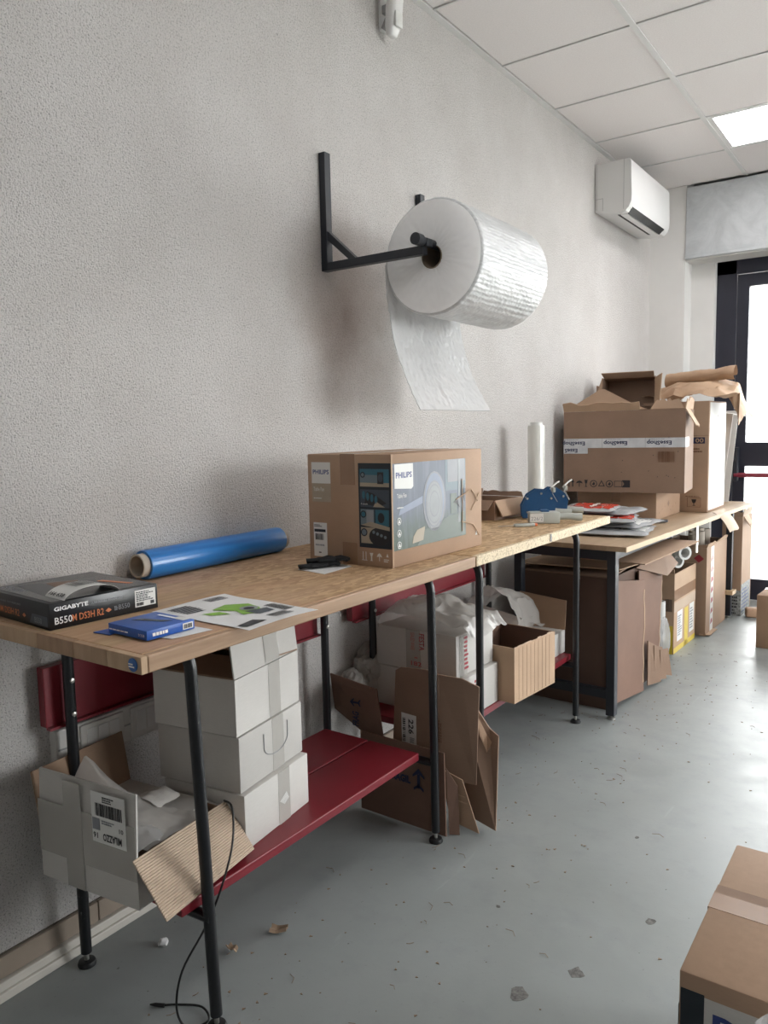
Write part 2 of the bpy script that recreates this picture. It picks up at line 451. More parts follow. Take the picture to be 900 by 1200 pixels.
def strokes(parent, o, u, v, w, h, rows, mat, seed=1, name='small_print', fill=.55):
    """rows of illegible small print as dashes"""
    rnd = random.Random(seed); mb = MB(); rh = h/rows
    for k in range(rows):
        x = 0; end = w*rnd.uniform(.6, 1)
        while x < end:
            a = rnd.uniform(.05, .16)*w; a = min(a, end-x)
            mb.prism(rect(o, u, v, a, rh*fill, x, h-(k+1)*rh), .0004); x += a+.03*w
    return mb.build(name, mat, parent)

def jag(p0, p1, n, amp, seed):
    rnd = random.Random(seed); p0, p1 = Vector(p0), Vector(p1); d = (p1-p0)
    return [p0+d*(i/n) + V(rnd.uniform(-amp, amp), rnd.uniform(-amp, amp), rnd.uniform(-amp, amp)) for i in range(1, n)]

def jz(p0, p1, n, amp, seed):
    'ragged edge that stays in the vertical plane of the two end points'
    rnd = random.Random(seed); p0, p1 = Vector(p0), Vector(p1); d = p1-p0
    return [p0+d*(i/n) + V(0, rnd.uniform(-amp, amp), 0) for i in range(1, n)]
# cartons: local origin at the centre of the underside
def side_frame(sx, sy, sz, side):
    """origin (bottom-left seen from outside), u right, v up, n outward"""
    X, Y = sx/2, sy/2
    return {'-y': (V(-X, -Y, 0), V(1, 0, 0), V(0, 0, 1), V(0, -1, 0), sx),
            '+x': (V(X, -Y, 0), V(0, 1, 0), V(0, 0, 1), V(1, 0, 0), sy),
            '+y': (V(X, Y, 0), V(-1, 0, 0), V(0, 0, 1), V(0, 1, 0), sx),
            '-x': (V(-X, Y, 0), V(0, -1, 0), V(0, 0, 1), V(-1, 0, 0), sy),
            'top': (V(-X, -Y, sz), V(1, 0, 0), V(0, 1, 0), V(0, 0, 1), sx)}[side]
class Carton:
    def __init__(s, name, label, loc, size, rz, mat, open_=False, cat='box', group=None, inner=None, bulge=.004, th=.004, inside=None):
        s.sx, s.sy, s.sz = size; s.mat = mat; s.th = th
        s.root = thing(name, label, cat, loc, rz, group)
        mb = MB()
        if open_:
            X, Y, Z = s.sx/2, s.sy/2, s.sz
            mb.b2((-X, -Y, 0), (X, Y, th))
            mb.b2((-X, -Y, th), (X, -Y+th, Z)); mb.b2((-X, Y-th, th), (X, Y, Z))
            mb.b2((-X, -Y+th, th), (-X+th, Y-th, Z)); mb.b2((X-th, -Y+th, th), (X, Y-th, Z))
            s.body = mb.build('body', mat, s.root)
            if inside:
                il = MB(); e = th+.0006
                il.b2((-X+e, -Y+e, th), (X-e, Y-e, th+.001))
                il.b2((-X+e, -Y+e, th), (X-e, -Y+e+.001, Z-.001)); il.b2((-X+e, Y-e-.001, th), (X-e, Y-e, Z-.001))
                il.b2((-X+e, -Y+e, th), (-X+e+.001, Y-e, Z-.001)); il.b2((X-e-.001, -Y+e, th), (X-e, Y-e, Z-.001))
                il.build('lining', inside, s.root)
        else:
            mb.box((0, 0, s.sz/2), (s.sx, s.sy, s.sz), 0, bulge, 2)
            s.body = mb.build('body', mat, s.root, 40)
    def fr(s, side): return side_frame(s.sx, s.sy, s.sz, side)
    def pt(s, side, x, y, off=.0006):
        o, u, v, n, w = s.fr(side); return o+u*x+v*y+n*off
    def decal(s, side, x, y, w, h, mat, name='print', off=.0006, lb=None):
        o, u, v, n, _ = s.fr(side)
        d = decal(s.root, rect(o+n*off, u, v, w, h, x, y), mat, name)
        if lb: d['label'] = lb
        return d
    def poly(s, side, pts, mat, name='print', off=.0006):
        return decal(s.root, [s.pt(side, a, b, off) for a, b in pts], mat, name)
    def text(s, side, body, x, y, h, mat, width=None, off=.001, flip=False, name='lettering', bold=0, rot=0, parent=None):
        o, u, v, n, _ = s.fr(side)
        if flip: u, v = -u, -v
        O = s.pt(side, x, y, off)
        if rot:
            c, q = math.cos(rot), math.sin(rot); u, v = u*c+v*q, v*c-u*q
        return text(parent or s.root, body, O, u, v, h, mat, width, name, bold)
    def bars(s, side, x, y, w, h, mat='ink', n=18, seed=1, off=.001, horiz=False):
        o, u, v, nn, _ = s.fr(side); return bars(s.root, s.pt(side, x, y, off), u, v, w, h, mat, n, seed, horiz=horiz)
    def strokes(s, side, x, y, w, h, rows, mat='ink', seed=1, off=.001, name='small_print', fill=.55):
        o, u, v, nn, _ = s.fr(side); return strokes(s.root, s.pt(side, x, y, off), u, v, w, h, rows, mat, seed, name, fill)
    def flap(s, side, ang, length, mat=None, t0=0, t1=1, taper=0, jagged=0, seed=1, name='flap', lb=None):
        o, u, v, n, w = s.fr(side); a = math.radians(ang)
        d = v*math.cos(a)+n*math.sin(a)
        h0 = o+v*(s.sz+.002)-n*(s.th/2)
        p = [h0+u*w*t0, h0+u*w*t1]
        q1, q0 = h0+u*(w*t1-taper)+d*length, h0+u*(w*t0+taper)+d*length
        if jagged:
            rnd = random.Random(seed); mid = []
            for i in range(1, 9):
                mid.append(q1+(q0-q1)*(i/9) + d*rnd.uniform(-jagged, jagged))
            pts = p+[q1]+mid+[q0]
        else: pts = p+[q1, q0]
        f = MB().prism(pts, s.th).build(name, mat or s.mat, s.root)
        if lb: f['label'] = lb
        return f
    def tape(s, wd=.05, along='y', mat='tape', drop=.06, sides=True, off=.0005):
        """tape over the top seam, running down both ends"""
        X, Y, Z = s.sx/2, s.sy/2, s.sz; e = off; mb = MB()
        if along == 'y':
            mb.b2((-wd/2, -Y-e, Z), (wd/2, Y+e, Z+e*1.5))
            if sides: mb.b2((-wd/2, -Y-e*1.5, Z-drop), (wd/2, -Y, Z+e)); mb.b2((-wd/2, Y, Z-drop), (wd/2, Y+e*1.5, Z+e))
        else:
            mb.b2((-X-e, -wd/2, Z), (X+e, wd/2, Z+e*1.5))
            if sides: mb.b2((-X-e*1.5, -wd/2, Z-drop), (-X, wd/2, Z+e)); mb.b2((X, -wd/2, Z-drop), (X+e*1.5, wd/2, Z+e))
        return mb.build('tape', mat, s.root)

def arrow(parent, o, u, v, h, mat, name='arrow_mark'):
    o, u, v = Vector(o), Vector(u).normalized(), Vector(v).normalized()
    def P(x, y): return o+u*x*h+v*y*h
    mb = MB()
    mb.prism([P(-.07, .12), P(.07, .12), P(.07, .75), P(-.07, .75)], .0004)
    mb.prism([P(-.3, .58), P(0, .78), P(.3, .58), P(.3, .68), P(0, 1.0), P(-.3, .68)], .0004)
    mb.prism([P(-.25, 0), P(0, .18), P(.25, 0), P(.25, .12), P(0, .30), P(-.25, .12)], .0004)
    return mb.build(name, mat, parent)

# crumpled plastic
def crumple(name, label, cat, loc, size, seed, mat, amp=.35, sub=5, freq=2.2, rz=0, flat=.0, parent=None):
    bm = bmesh.new(); bmesh.ops.create_icosphere(bm, subdivisions=sub, radius=1)
    off = V(seed*7.3, seed*3.1, seed*1.7)
    for v in bm.verts:
        p = v.co.copy()
        n1 = noise.noise(p*freq*.6+off); n2 = 1-abs(noise.noise(p*freq*1.3+off*1.7))*2; n3 = 1-abs(noise.noise(p*freq*3+off))*2
        k = 1 + amp*(n1*.9 + n2*.35 + n3*.14)
        q = p*k
        q.z = max(q.z, -1+flat)
        v.co = V(q.x*size[0]/2, q.y*size[1]/2, (q.z+1-flat)*size[2]/2)
    me = bpy.data.meshes.new(name); bm.to_mesh(me); bm.free(); me.materials.append(M[mat])
    me.shade_smooth(); me.set_sharp_from_angle(angle=math.radians(28))
    o = bpy.data.objects.new(name, me); COL.objects.link(o)
    o.location = loc; o.rotation_euler = (0, 0, rz)
    if parent is not None: o.parent = parent
    else: tag(o, label, cat)
    return o
def drape(name, fn, nu, nv, amp, freq, seed, mat, label=None, cat=None, thick=0, parent=None, smooth=35):
    off = V(seed*3.7, seed*1.9, seed*5.3)
    def f(a, b):
        p = Vector(fn(a, b)); q = p*freq+off
        r = lambda k: (1-abs(noise.noise(q*k+off))*2)
        return p + V(noise.noise(q+V(9, 0, 0)), noise.noise(q+V(0, 9, 0)), .8*r(1)+.4*r(2.3))*amp
    mb = MB().grid(f, nu, nv, thick)
    o = mb.build(name, mat, parent, smooth)
    if label: tag(o, label, cat)
    return o

def struct(name, mb, mat, parent=None, smooth=None):
    return mb.build(name, mat, parent, smooth, None if parent else 'structure')

# ================================================================== THE SETTING
def shell():
    # floor and outside paving
    struct('floor', MB().b2((-.3, RY0-.3, -.2), (RX+.3, 6.25, 0)), 'floor')
    o = struct('floor_outside', MB().b2((-14, 6.25, -.25), (26, 30, -.04)).b2((RX+.3, -12, -.25), (26, 6.25, -.04)), 'outground')
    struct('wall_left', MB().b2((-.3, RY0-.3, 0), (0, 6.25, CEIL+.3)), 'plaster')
    struct('wall_back', MB().b2((0, RY0-.3, 0), (RX, RY0, CEIL+.3)), 'paint')
    # wall with the door: return beside the door, solid part further right
    struct('wall_far', MB().b2((0, RY1, 0), (.243, 6.25, CEIL+.3)).b2((.243, 5.92, 0), (.402, 6.25, 2.52)).b2((3.6, RY1, 0), (RX, 6.25, CEIL+.3)).b2((.243, 5.95, 2.43), (3.6, 6.25, CEIL+.3)), 'paint')
    # right wall with a wide shop window
    W0, W1, Z0, Z1 = 2.8, 5.2, .4, 2.7
    struct('wall_right', MB().b2((RX, RY0-.3, 0), (RX+.3, W0, CEIL+.3)).b2((RX, W1, 0), (RX+.3, 6.25, CEIL+.3)).b2((RX, W0, 0), (RX+.3, W1, Z0)).b2((RX, W0, Z1), (RX+.3, W1, CEIL+.3)), 'paint')
    win = bpy.data.objects.new('window_1', None); COL.objects.link(win); win['kind'] = 'structure'
    mb = MB(); x = RX+.12
    for a, b, c, d in ((W0, W1, Z0, Z0+.06), (W0, W1, Z1-.06, Z1)): mb.b2((x, a, c), (x+.06, b, d))
    for k in range(3):
        y = W0+(W1-W0)*k/2; y = min(max(y, W0+.03), W1-.03); mb.b2((x, y-.03, Z0), (x+.06, y+.03, Z1))
    mb.build('window_frame', 'navy', win)
    for k in range(2):
        a, b = W0+(W1-W0)*k/2, W0+(W1-W0)*(k+1)/2
        MB().b2((x+.026, a+.03, Z0+.06), (x+.034, b-.03, Z1-.06)).build('pane', 'glass', win)
    # roller shutter housing over the door
    sh = bpy.data.objects.new('trim_2', None); COL.objects.link(sh); sh['kind'] = 'structure'
    MB().b2((.245, 5.732, 2.415), (3.59, 5.90, CEIL-.012), .003).build('shutter_housing', 'galv', sh)
    MB().b2((.245, 5.722, 2.41), (3.59, 5.75, 2.432), .002).build('housing_lip', 'galv', sh)
    MB().b2((.246, 5.75, 2.40), (3.59, 5.95, 2.413)).build('housing_underside', 'paint', sh)
    # door
    d = bpy.data.objects.new('door_1', None); COL.objects.link(d); d['kind'] = 'structure'
    y0, y1 = 5.985, 6.06; top = 2.42
    mb = MB()
    mb.b2((.402, y0, 0), (.535, y1, top), .004); mb.b2((3.45, y0, 0), (3.6, y1, top), .004); mb.b2((.402, y0, top-.11), (3.6, y1, top), .004); mb.b2((1.96, y0, 0), (2.04, y1, top), .004)
    mb.build('door_frame', 'navy', d)
    for x0, x1 in ((.538, 1.955), (2.045, 3.445)):
        lf = MB()
        a, b = y0+.006, y1-.006
        lf.b2((x0, a, .004), (x0+.078, b, top-.115), .003); lf.b2((x1-.078, a, .004), (x1, b, top-.115), .003)
        lf.b2((x0+.07, a, top-.2), (x1-.07, b, top-.115), .003); lf.b2((x0+.07, a, .004), (x1-.07, b, .155), .003)
        lf.b2((x0+.07, a, .965), (x1-.07, b, 1.135), .003)
        lf = lf.build('door_leaf', 'navy', d)
        MB().b2((x0+.07, y0+.03, .15), (x1-.07, y0+.038, .97)).build('pane', 'glass', lf)
        MB().b2((x0+.07, y0+.03, 1.13), (x1-.07, y0+.038, top-.195)).build('pane', 'glass', lf)
        pb = MB().tube([(x0+.02, y0-.05, .905), (x1-.02, y0-.05, .905)], .016, 12).build('push_bar', 'pushbar', lf)
        for xx in (x0+.03, x1-.03):
            MB().b2((xx-.012, y0-.06, .86), (xx+.012, y0+.006, 1.10), .004).build('bar_bracket', 'dsteel', lf)
    # ceiling: slab, perimeter angle, T bars, tiles, lamps
    ce = struct('ceiling', MB().b2((-.3, RY0-.3, CEIL+.05), (RX+.3, 6.25, CEIL+.3)), 'paint')
    xs = [.025] + [.621+.6*k for k in range(8)] + [RX]
    Y0 = 2.756
    ys = [RY0] + [Y0+.6*k for k in range(-8, 5)] + [RY1]
    mb = MB()
    mb.b2((0, RY0, CEIL-.001), (.028, RY1, CEIL+.006)); mb.b2((0, RY0, CEIL), (.003, RY1, CEIL+.03))
    mb.build('wall_angle', 'grid', ce)
    for x in xs[1:-1]: MB().b2((x-.012, RY0, CEIL-.001), (x+.012, RY1, CEIL+.004)).build('grid_runner', 'grid', ce)
    for y in ys[1:-1]: MB().b2((.028, y-.004, CEIL+.001), (RX, y+.004, CEIL+.006)).build('cross_tee', 'grid', ce)
    proto = None
    lamps = {(1, 12), (4, 12), (4, 9), (7, 12), (7, 9), (2, 6)}  # the panel above the camera is added to brighten the near bench
    for i in range(len(xs)-1):
        for j in range(len(ys)-1):
            x0, x1, y0, y1 = xs[i], xs[i+1], ys[j], ys[j+1]
            if i == 1 and j == 12 or (i, j) in lamps:
                continue
            full = abs(x1-x0-.6) < .02 and abs(y1-y0-.6) < .005
            if full and proto is None:
                proto = MB().box((0, 0, 0), (.584, .588, .012), 0, .002, 1).build('ceiling_tile', 'tile', ce)
                proto.location = ((x0+x1)/2, (y0+y1)/2, CEIL+.0115)
            elif full: shared('ceiling_tile', proto, ce, ((x0+x1)/2, (y0+y1)/2, CEIL+.0115))
            else:
                MB().b2((x0+.006, y0+.005, CEIL+.0055), (x1-.008, y1-.005, CEIL+.0175)).build('ceiling_tile', 'tile', ce)
    n = -1
    LL = ['square lit ceiling lamp panel in front of the shutter housing above the door', 'unseen ceiling lamp panel added directly above the camera', 'unseen ceiling lamp panel in mid room halfway to the door', 'unseen ceiling lamp panel in mid room nearest the door', 'unseen ceiling lamp panel by the shop window halfway to the door', 'unseen ceiling lamp panel by the shop window nearest the door']
    for i, j in sorted(lamps):
        n += 1
        x0, x1, y0, y1 = xs[i], xs[i+1], ys[j], ys[j+1]
        l = thing('ceiling_lamp', LL[n], 'ceiling lamp', ((x0+x1)/2, (y0+y1)/2, CEIL), 0, 'recessed ceiling lamp panels')
        w_, h_ = (x1-x0)/2-.008, (y1-y0)/2-.006
        mb = MB()
        for a, b in (((-w_, -h_), (w_, -h_+.03)), ((-w_, h_-.03), (w_, h_)), ((-w_, -h_+.03), (-w_+.03, h_-.03)), ((w_-.03, -h_+.03), (w_, h_-.03))):
            mb.b2((a[0], a[1], .002), (b[0], b[1], .018))
        mb.build('frame', 'grid', l)
        MB().b2((-w_+.03, -h_+.03, .008), (w_-.03, h_-.03, .014)).build('diffuser', 'diff', l)
    # skirting tiles and floor trim on the left wall
    bb = struct('baseboard_left', MB().b2((0, RY0, .0), (.004, RY1, .098)), 'grout')
    p = None; y = RY0+.07; L = .298
    while y < RY1-.05:
        if p is None:
            p = MB().box((0, 0, 0), (.009, L, .052), 0, .0015, 1).build('skirting_tile', 'ceramic', bb); p.location = (.0065, y+L/2, .069)
        elif y+L < RY1: shared('skirting_tile', p, bb, (.0065, y+L/2, .069))
        y += L+.003
    struct('trim_1', MB().b2((.004, RY0, 0), (.030, RY1, .022), .003).b2((.004, RY0, .020), (.022, RY1, .042), .003), 'trim')
    # cable trunking
    tr = struct('trim_3', MB().b2((0, .985, .485), (.028, 1.60, .578), .004), 'trunk')
    MB().b2((.028, .99, .528), (.0292, 1.595, .532)).build('trunking_seam', 'acgrey', tr)
    for y, k in ((1.11, 0), (1.255, 1)):
        s_ = MB().b2((.026, y-.062, .492), (.034, y+.062, .572), .003).build('socket_plate', 'trunk', tr)
        for q in (-.032, 0, .032):
            m_ = MB().b2((.033, y+q-.014, .505), (.0355, y+q+.014, .56), .001).build('socket_module', 'acwhite', s_)
    mb = MB()
    for z in (.517, .532, .547): mb.b2((.035, 1.255+.032-.004, z-.005), (.0362, 1.255+.032+.004, z+.005))
    mb.build('socket_hole', 'darkslot', tr)
shell()

# ================================================================== WORKBENCHES
def bench_frame(root, y, yr=None, lean=0.0):
    """one tubular frame at local y: two legs joined under the top, shelf bar, feet"""
    R = .0132; zt = .846; yr = y if yr is None else yr; B = .062
    def leg(x, s_, yy, le):
        xt = x-le
        pts = [(x, yy, .032), (x-le*.45, yy, .4)]
        pts += [(xt-s_*(B-B*math.cos(PI/2*k/7)), yy, zt-B+B*math.sin(PI/2*k/7)) for k in range(8)]
        pts += [(.281, (y+yr)/2, zt)]
        MB().tube(pts, R, 14).build('leg', 'black', root, 40)
        f, _ = MB().lathe([(0, 0), (.021, 0), (.022, .004), (.019, .011), (.012, .013), (0, .013)], 20, 'Z', (x, yy, 0))
        f = f.build('foot', 'rubber', root, 40)
        MB().tube([(x, yy, .008), (x, yy, .042)], .0055, 10).build('threaded_stem', 'bolt', f, 40)
    leg(.49, 1, y, lean); leg(.074, -1, yr, 0)
    MB().tube([(.074, yr, .252), (.49, y, .252)], .0125, 12).build('cross_bar', 'black', root, 40)
    for x in (.10, .40): MB().b2((x-.02, min(y, yr), zt+.011), (x+.02, max(y, yr)+.02, .8695)).build('mounting_plate', 'black', root)
def bench(name, label, Y0, Y1, frames, sh0, sh1, px0, px1, topmat, edgemat):
    root = thing(name, label, 'workbench', (0, 0, 0))
    TZ = .90
    top = MB().b2((.004, Y0, TZ-.031), (.604, Y1, TZ), .002, 1)
    t = top.build('tabletop', topmat, root)
    for v in t.data.vertices: v.co.y -= Y0
    t.location.y = Y0
    MB().b2((.604, Y0, TZ-.0315), (.62, Y1, TZ), .003).build('edge_strip', edgemat, root)
    for y in frames: bench_frame(root, *y)
    # red shelf planks with a turned-down lip
    for x0, x1 in ((.085, .262), (.270, .455)):
        MB().b2((x0, sh0, .266), (x1, sh1, .29), .003).build('shelf', 'red', root)
    mb = MB().b2((.018, px0, .60), (.044, px1, .742), .002)
    pn = mb.build('back_panel', 'red', root)
    MB().b2((.044, px0, .596), (.060, px1, .602)).build('panel_lip', 'red', pn)
    for y in frames:
        y = y[1]
        for z in (.71, .63):
            b, _ = MB().lathe([(0, 0), (.006, 0), (.0055, .004), (0, .005)], 10, 'X', (.087, y, z)); b.build('bolt', 'bolt', root, 40)
    return root
b1 = bench('workbench', 'wooden topped workbench with red shelf and a round blue sticker on its corner', .81, 1.972, ((1.035, 1.0, .03), (1.94, 1.93, .006)), .985, 1.905, .955, 1.93, 'board', 'edge')
b2 = bench('workbench', 'chipboard topped workbench with black tube legs behind the picture-printed carton', 1.98, 3.14, ((2.235, 2.20), (3.10, 3.10)), 2.10, 3.13, 2.12, 3.12, 'chip', 'chipedge')
x = .004
for k, wd in enumerate((.13, .17, .12, .10, .096)):
    MB().b2((x+.0006, .796, .869), (x+wd-.0006, .8098, .8995), .0008, 1).build('edge_block', 'block%d' % (k*2 % 3), b1); x += wd
st, _ = MB().lathe([(0, 0), (.012, 0), (.012, .0012), (0, .0014)], 20, 'Y', (.598, .7945, .884)); st = st.build('sticker', 'bluest', b1); lab(st, 'round blue sticker')
strokes(b1, V(.590, .7925, .880), V(1, 0, 0), V(0, 0, 1), .016, .009, 2, 'white', 3)
MB().box((.62, 2.52, .886), (.004, .012, .026)).build('edge_notch', 'ink', b2)

def bench3():
    root = thing('workbench', 'steel workbench with square legs and thin pale top carrying the large taped carton', 'workbench', (0, 3.22, 0), -.05)
    L = 2.22; TZ = .765
    MB().b2((.12, 0, TZ-.022), (.672, L, TZ), .001, 1).build('tabletop', 'top3', root)
    MB().b2((.672, 0, TZ-.022), (.675, L, TZ)).build('edge_strip', 'top3edge', root)
    for y in (.03, L-.05):
        for x in ((.16, .605) if y < 1 else (.16, .545)):
            MB().b2((x-.019, y-.019, .018), (x+.019, y+.019, TZ-.022), .002).build('leg', 'dsteel', root)
            f, _ = MB().lathe([(0, 0), (.017, 0), (.017, .009), (.007, .011), (.007, .02), (0, .02)], 16, 'Z', (x, y, 0)); f.build('foot', 'bolt', root, 40)
        xr = .586 if y < 1 else .526
        MB().b2((.179, y-.014, TZ-.065), (xr, y+.014, TZ-.024)).build('cross_bar', 'dsteel', root)
        MB().b2((.179, y-.014, .09), (xr, y+.014, .13)).build('cross_bar', 'dsteel', root)
    for x, x2 in ((.16, .16), (.605, .545)):
        MB().prism([V(x, .049, TZ-.062), V(x2, L-.069, TZ-.062), V(x2, L-.069, TZ-.024), V(x, .049, TZ-.024)], .024).build('side_rail', 'dsteel', root)
    MB().b2((.655, 1.02, .60), (.664, 1.05, TZ-.022)).build('top_bracket', 'bolt', root)
    MB().b2((.18, 2.11, .165), (.585, L-.02, .19)).build('low_shelf', 'top3edge', root)
    return root
bench3()

# ================================================================== THINGS ON THE FIRST BENCH
TT = .9005
def mainboard_box():
    c = Carton('motherboard_box', 'black flat retail box with copper and white lettering at bench end', (.198, .946, TT), (.262, .243, .053), -.07, 'boardbox', bulge=.0015, cat='box')
    # +x face
    c.text('+x', 'GIGABYTE', .010, .036, .0085, 'white', .071, bold=.03)
    c.text('+x', 'ULTRA DURABLE  MOTHERBOARD', .088, .037, .004, 'greyink', .07)
    c.text('+x', 'B550', .010, .010, .014, 'white', .036, bold=.01)
    c.text('+x', 'M DS3H R2', .046, .010, .014, 'orange', .068, bold=.01)
    c.text('+x', 'B550', .148, .014, .010, 'greyink', .026)
    c.strokes('+x', .138, .014, .009, .010, 3, 'greyink')
    c.poly('+x', [(.118, .017), (.125, .022), (.132, .017), (.125, .013)], 'orange', 'emblem')
    c.decal('+x', .187, .010, .050, .036, 'label', 'label')
    c.strokes('+x', .190, .022, .044, .022, 6, 'ink', 3)
    c.bars('+x', .190, .0125, .018, .007, 'ink', 16, 4)
    c.decal('+x', .224, .0125, .009, .007, 'ink', 'stamp', .001)
    # -y face
    c.text('-y', 'B550', .16+.045, .010, .011, 'greyink', .028)
    c.poly('-y', [(.182, .006), (.255, .006), (.255, .026), (.195, .026)], 'slate', 'emblem', .0004)
    c.text('-y', 'B550M DS3H R2', .028, .013, .014, 'orange', .115, bold=.01)
    c.text('-y', 'ULTRA DURABLE  MOTHERBOARD', .03, .036, .004, 'greyink', .12)
    c.poly('-y', [(.155, .018), (.162, .023), (.169, .018), (.162, .014)], 'orange', 'emblem')
    # top print
    c.decal('top', .01, .01, .242, .223, 'boardgrey', 'cover_picture')
    c.poly('top', [(.03, .05), (.20, .03), (.17, .16), (.08, .20)], 'boardbox', 'cover_picture', .0009)
    c.poly('top', [(.06, .10), (.15, .085), (.13, .15), (.08, .16)], 'brownprint', 'cover_picture', .0012)
    c.poly('top', [(.13, .18), (.215, .205), (.215, .215), (.13, .192)], 'orange', 'cover_picture', .0012)
    c.text('top', 'B550M', .02, .02, .02, 'greyink', .08, .0012)
    # arched paper label lying on top
    def f(a, b):
        t = (a-.5)*PI*.9; return (.195+.004*b-.05*b*0 + .055*b - .03, .075+.045*math.sin(t)*1.25, .0535+.034*math.cos(t)-.004)
    arch = MB().grid(lambda a, b: (.055+.075*b, -.028+.062*math.sin((a-.5)*PI*.88), .0535+.024*(math.cos((a-.5)*PI*.88)-.18)), 16, 2, .0004)
    lb = thing('label_strip', 'arched white barcode label strip curling up from the black box', 'label', c.root.location, -.07)
    lb.location.z = TT
    arch.build('strip', 'label', lb, 40)
    # barcode lines following the arch
    mb = MB(); rnd = random.Random(2); a = .36
    while a < .68:
        w_ = rnd.choice((.006, .010, .016))
        P = lambda q, b: V(.055+.075*b+(.0009), -.028+.0645*math.sin((q-.5)*PI*.88), .0535+.0247*(math.cos((q-.5)*PI*.88)-.18)+.0016)
        mb.quad(P(a, .12), P(a, .78), P(a+w_, .78), P(a+w_, .12)); a += w_+rnd.choice((.008, .014))
    mb.build('barcode', 'ink', lb)
    for a0, s_ in ((.12, '166 638'), (.86, '27814')):
        q = (a0-.5)*PI*.88
        tang = V(0, math.cos(q), -math.sin(q)*.39).normalized(); nn = V(0, math.sin(q), math.cos(q)*1.5).normalized()
        base = V(.062, -.028+.062*math.sin(q), .0535+.024*(math.cos(q)-.18)) + nn*.0014 - tang*.006
        text(lb, s_, base+V(.004, 0, 0), (1, 0, 0), tang, .010, 'ink', .055, bold=.02)
mainboard_box()
def ssd_box():
    c = Carton('drive_box', 'small flat blue retail box on a white sheet near bench corner', (.494, .918, TT+.0022), (.118, .108, .018), -.03, 'bluebox', bulge=.001, cat='box')
    c.strokes('+x', .012, .006, .05, .006, 1, 'white', 21, fill=1)
    c.decal('+x', .080, .003, .024, .012, 'label', 'label'); c.bars('+x', .083, .005, .018, .008, 'ink', 12, 2)
    c.strokes('-y', .004, .007, .07, .004, 1, 'white', 5); c.text('-y', '512GB', .094, .006, .0045, 'white', .018)
    c.poly('top', [(.022, .036), (.085, .062), (.092, .078), (.028, .054)], 'slate', 'cover_picture')
    c.poly('top', [(.026, .042), (.036, .046), (.040, .054), (.030, .050)], 'greyink', 'cover_picture', .001)
    c.strokes('top', .03, .088, .05, .007, 1, 'white', 22, fill=1)
    c.decal('top', .078, .088, .032, .016, 'label', 'label', .0009)
    tag(MB().prism([V(.46, .875, TT+.0007), V(.573, .90, TT+.0007), V(.588, .985, TT+.0007), V(.47, .98, TT+.0007)], .0008).build('paper_sheet', 'paper'), 'white slip of paper lying under the small blue box', 'paper')
    tag(MB().prism([V(.405, .852, TT+.001), V(.45, .856, TT+.0012), V(.432, .935, TT+.0012), V(.412, .93, TT+.001)], .001).build('card_slip', 'bluebox'), 'blue card slip poking out left of the small blue box', 'card')
ssd_box()
def print_sheet():
    r = thing('printed_sheet', 'white printed page with green picture hanging over the bench edge', 'paper', (0, 0, 0))
    A, B, Cc, D = V(.365, 1.019, 0), V(.373, 1.218, 0), V(.661, 1.21, 0), V(.655, 1.015, 0)
    def S(a, b, dz=0):
        p = (A*(1-a)+D*a)*(1-b)+(B*(1-a)+Cc*a)*b
        z = TT+.0016+.003*math.sin(a*5+b*2)**2*(1-a)
        if p.x > .615: z -= 0; z += (p.x-.615)*.08*math.sin(b*3)
        return V(p.x, p.y, z+dz)
    MB().grid(lambda a, b: S(a, b), 24, 12, .0003).build('page', 'paper', r, 40)
    def blob(pts, mat, nm='print', dz=.0011):
        mb = MB(); n = len(pts); c = (sum(p[0] for p in pts)/n, sum(p[1] for p in pts)/n)
        cv = mb.b.verts.new(S(*c, dz)); vs = [mb.b.verts.new(S(*p, dz)) for p in pts]
        for i in range(n): mb.b.faces.new((cv, vs[i], vs[(i+1) % n]))
        mb.build(nm, mat, r)
    def ell(cx, cy, rx, ry, n=18): return [(cx+rx*math.cos(2*PI*k/n), cy+ry*math.sin(2*PI*k/n)) for k in range(n)]
    blob([(.36, .36), (.30, .62), (.42, .80), (.58, .74), (.70, .60), (.66, .40), (.52, .48)], 'greenprint')
    blob([(.40, .18), (.48, .20), (.56, .36), (.44, .36)], 'greenprint')
    blob(ell(.54, .64, .07, .10), 'stone', dz=.0016); blob(ell(.55, .63, .04, .06), 'ink', dz=.002)
    blob([(.60, .50), (.74, .52), (.74, .74), (.64, .76)], 'slate', dz=.0016)
    blob([(.86, .04), (.94, .06), (.92, .36), (.82, .30)], 'ink')
    mb = MB(); rnd = random.Random(4)
    for (a0, b0, a1, b1, k) in ((.10, .08, .34, .34, 7), (.06, .60, .16, .88, 9), (.58, .80, .80, .97, 10), (.80, .52, .90, .80, 6)):
        for i in range(k):
            t0 = i/k
            vs = [mb.b.verts.new(S(a0+(a1-a0)*t0, q, .0012)) for q in (b0, b1-(rnd.random()*.05))] + [mb.b.verts.new(S(a0+(a1-a0)*(t0+.55/k), q, .0012)) for q in (b1, b0)]
            mb.b.faces.new(vs)
    mb.build('small_print', 'ink', r)
print_sheet()
def film_roll_blue():
    r = thing('stretch_film_roll', 'blue stretch film roll lying along the wall on the bench', 'film roll', (.047, 1.225, TT+.039), math.radians(1.5))
    m, R = MB().lathe([(.031, .02), (.0375, .02), (.0385, .024), (.0385, .535), (.0375, .54), (.031, .54)], 40, 'Y'); m.build('film', 'bluefilm', r, 40)
    m, R = MB().lathe([(.026, 0), (.0305, 0), (.0305, .56), (.026, .56), (.026, 0)], 40, 'Y'); m.build('core', 'core', r, 40)
film_roll_blue()
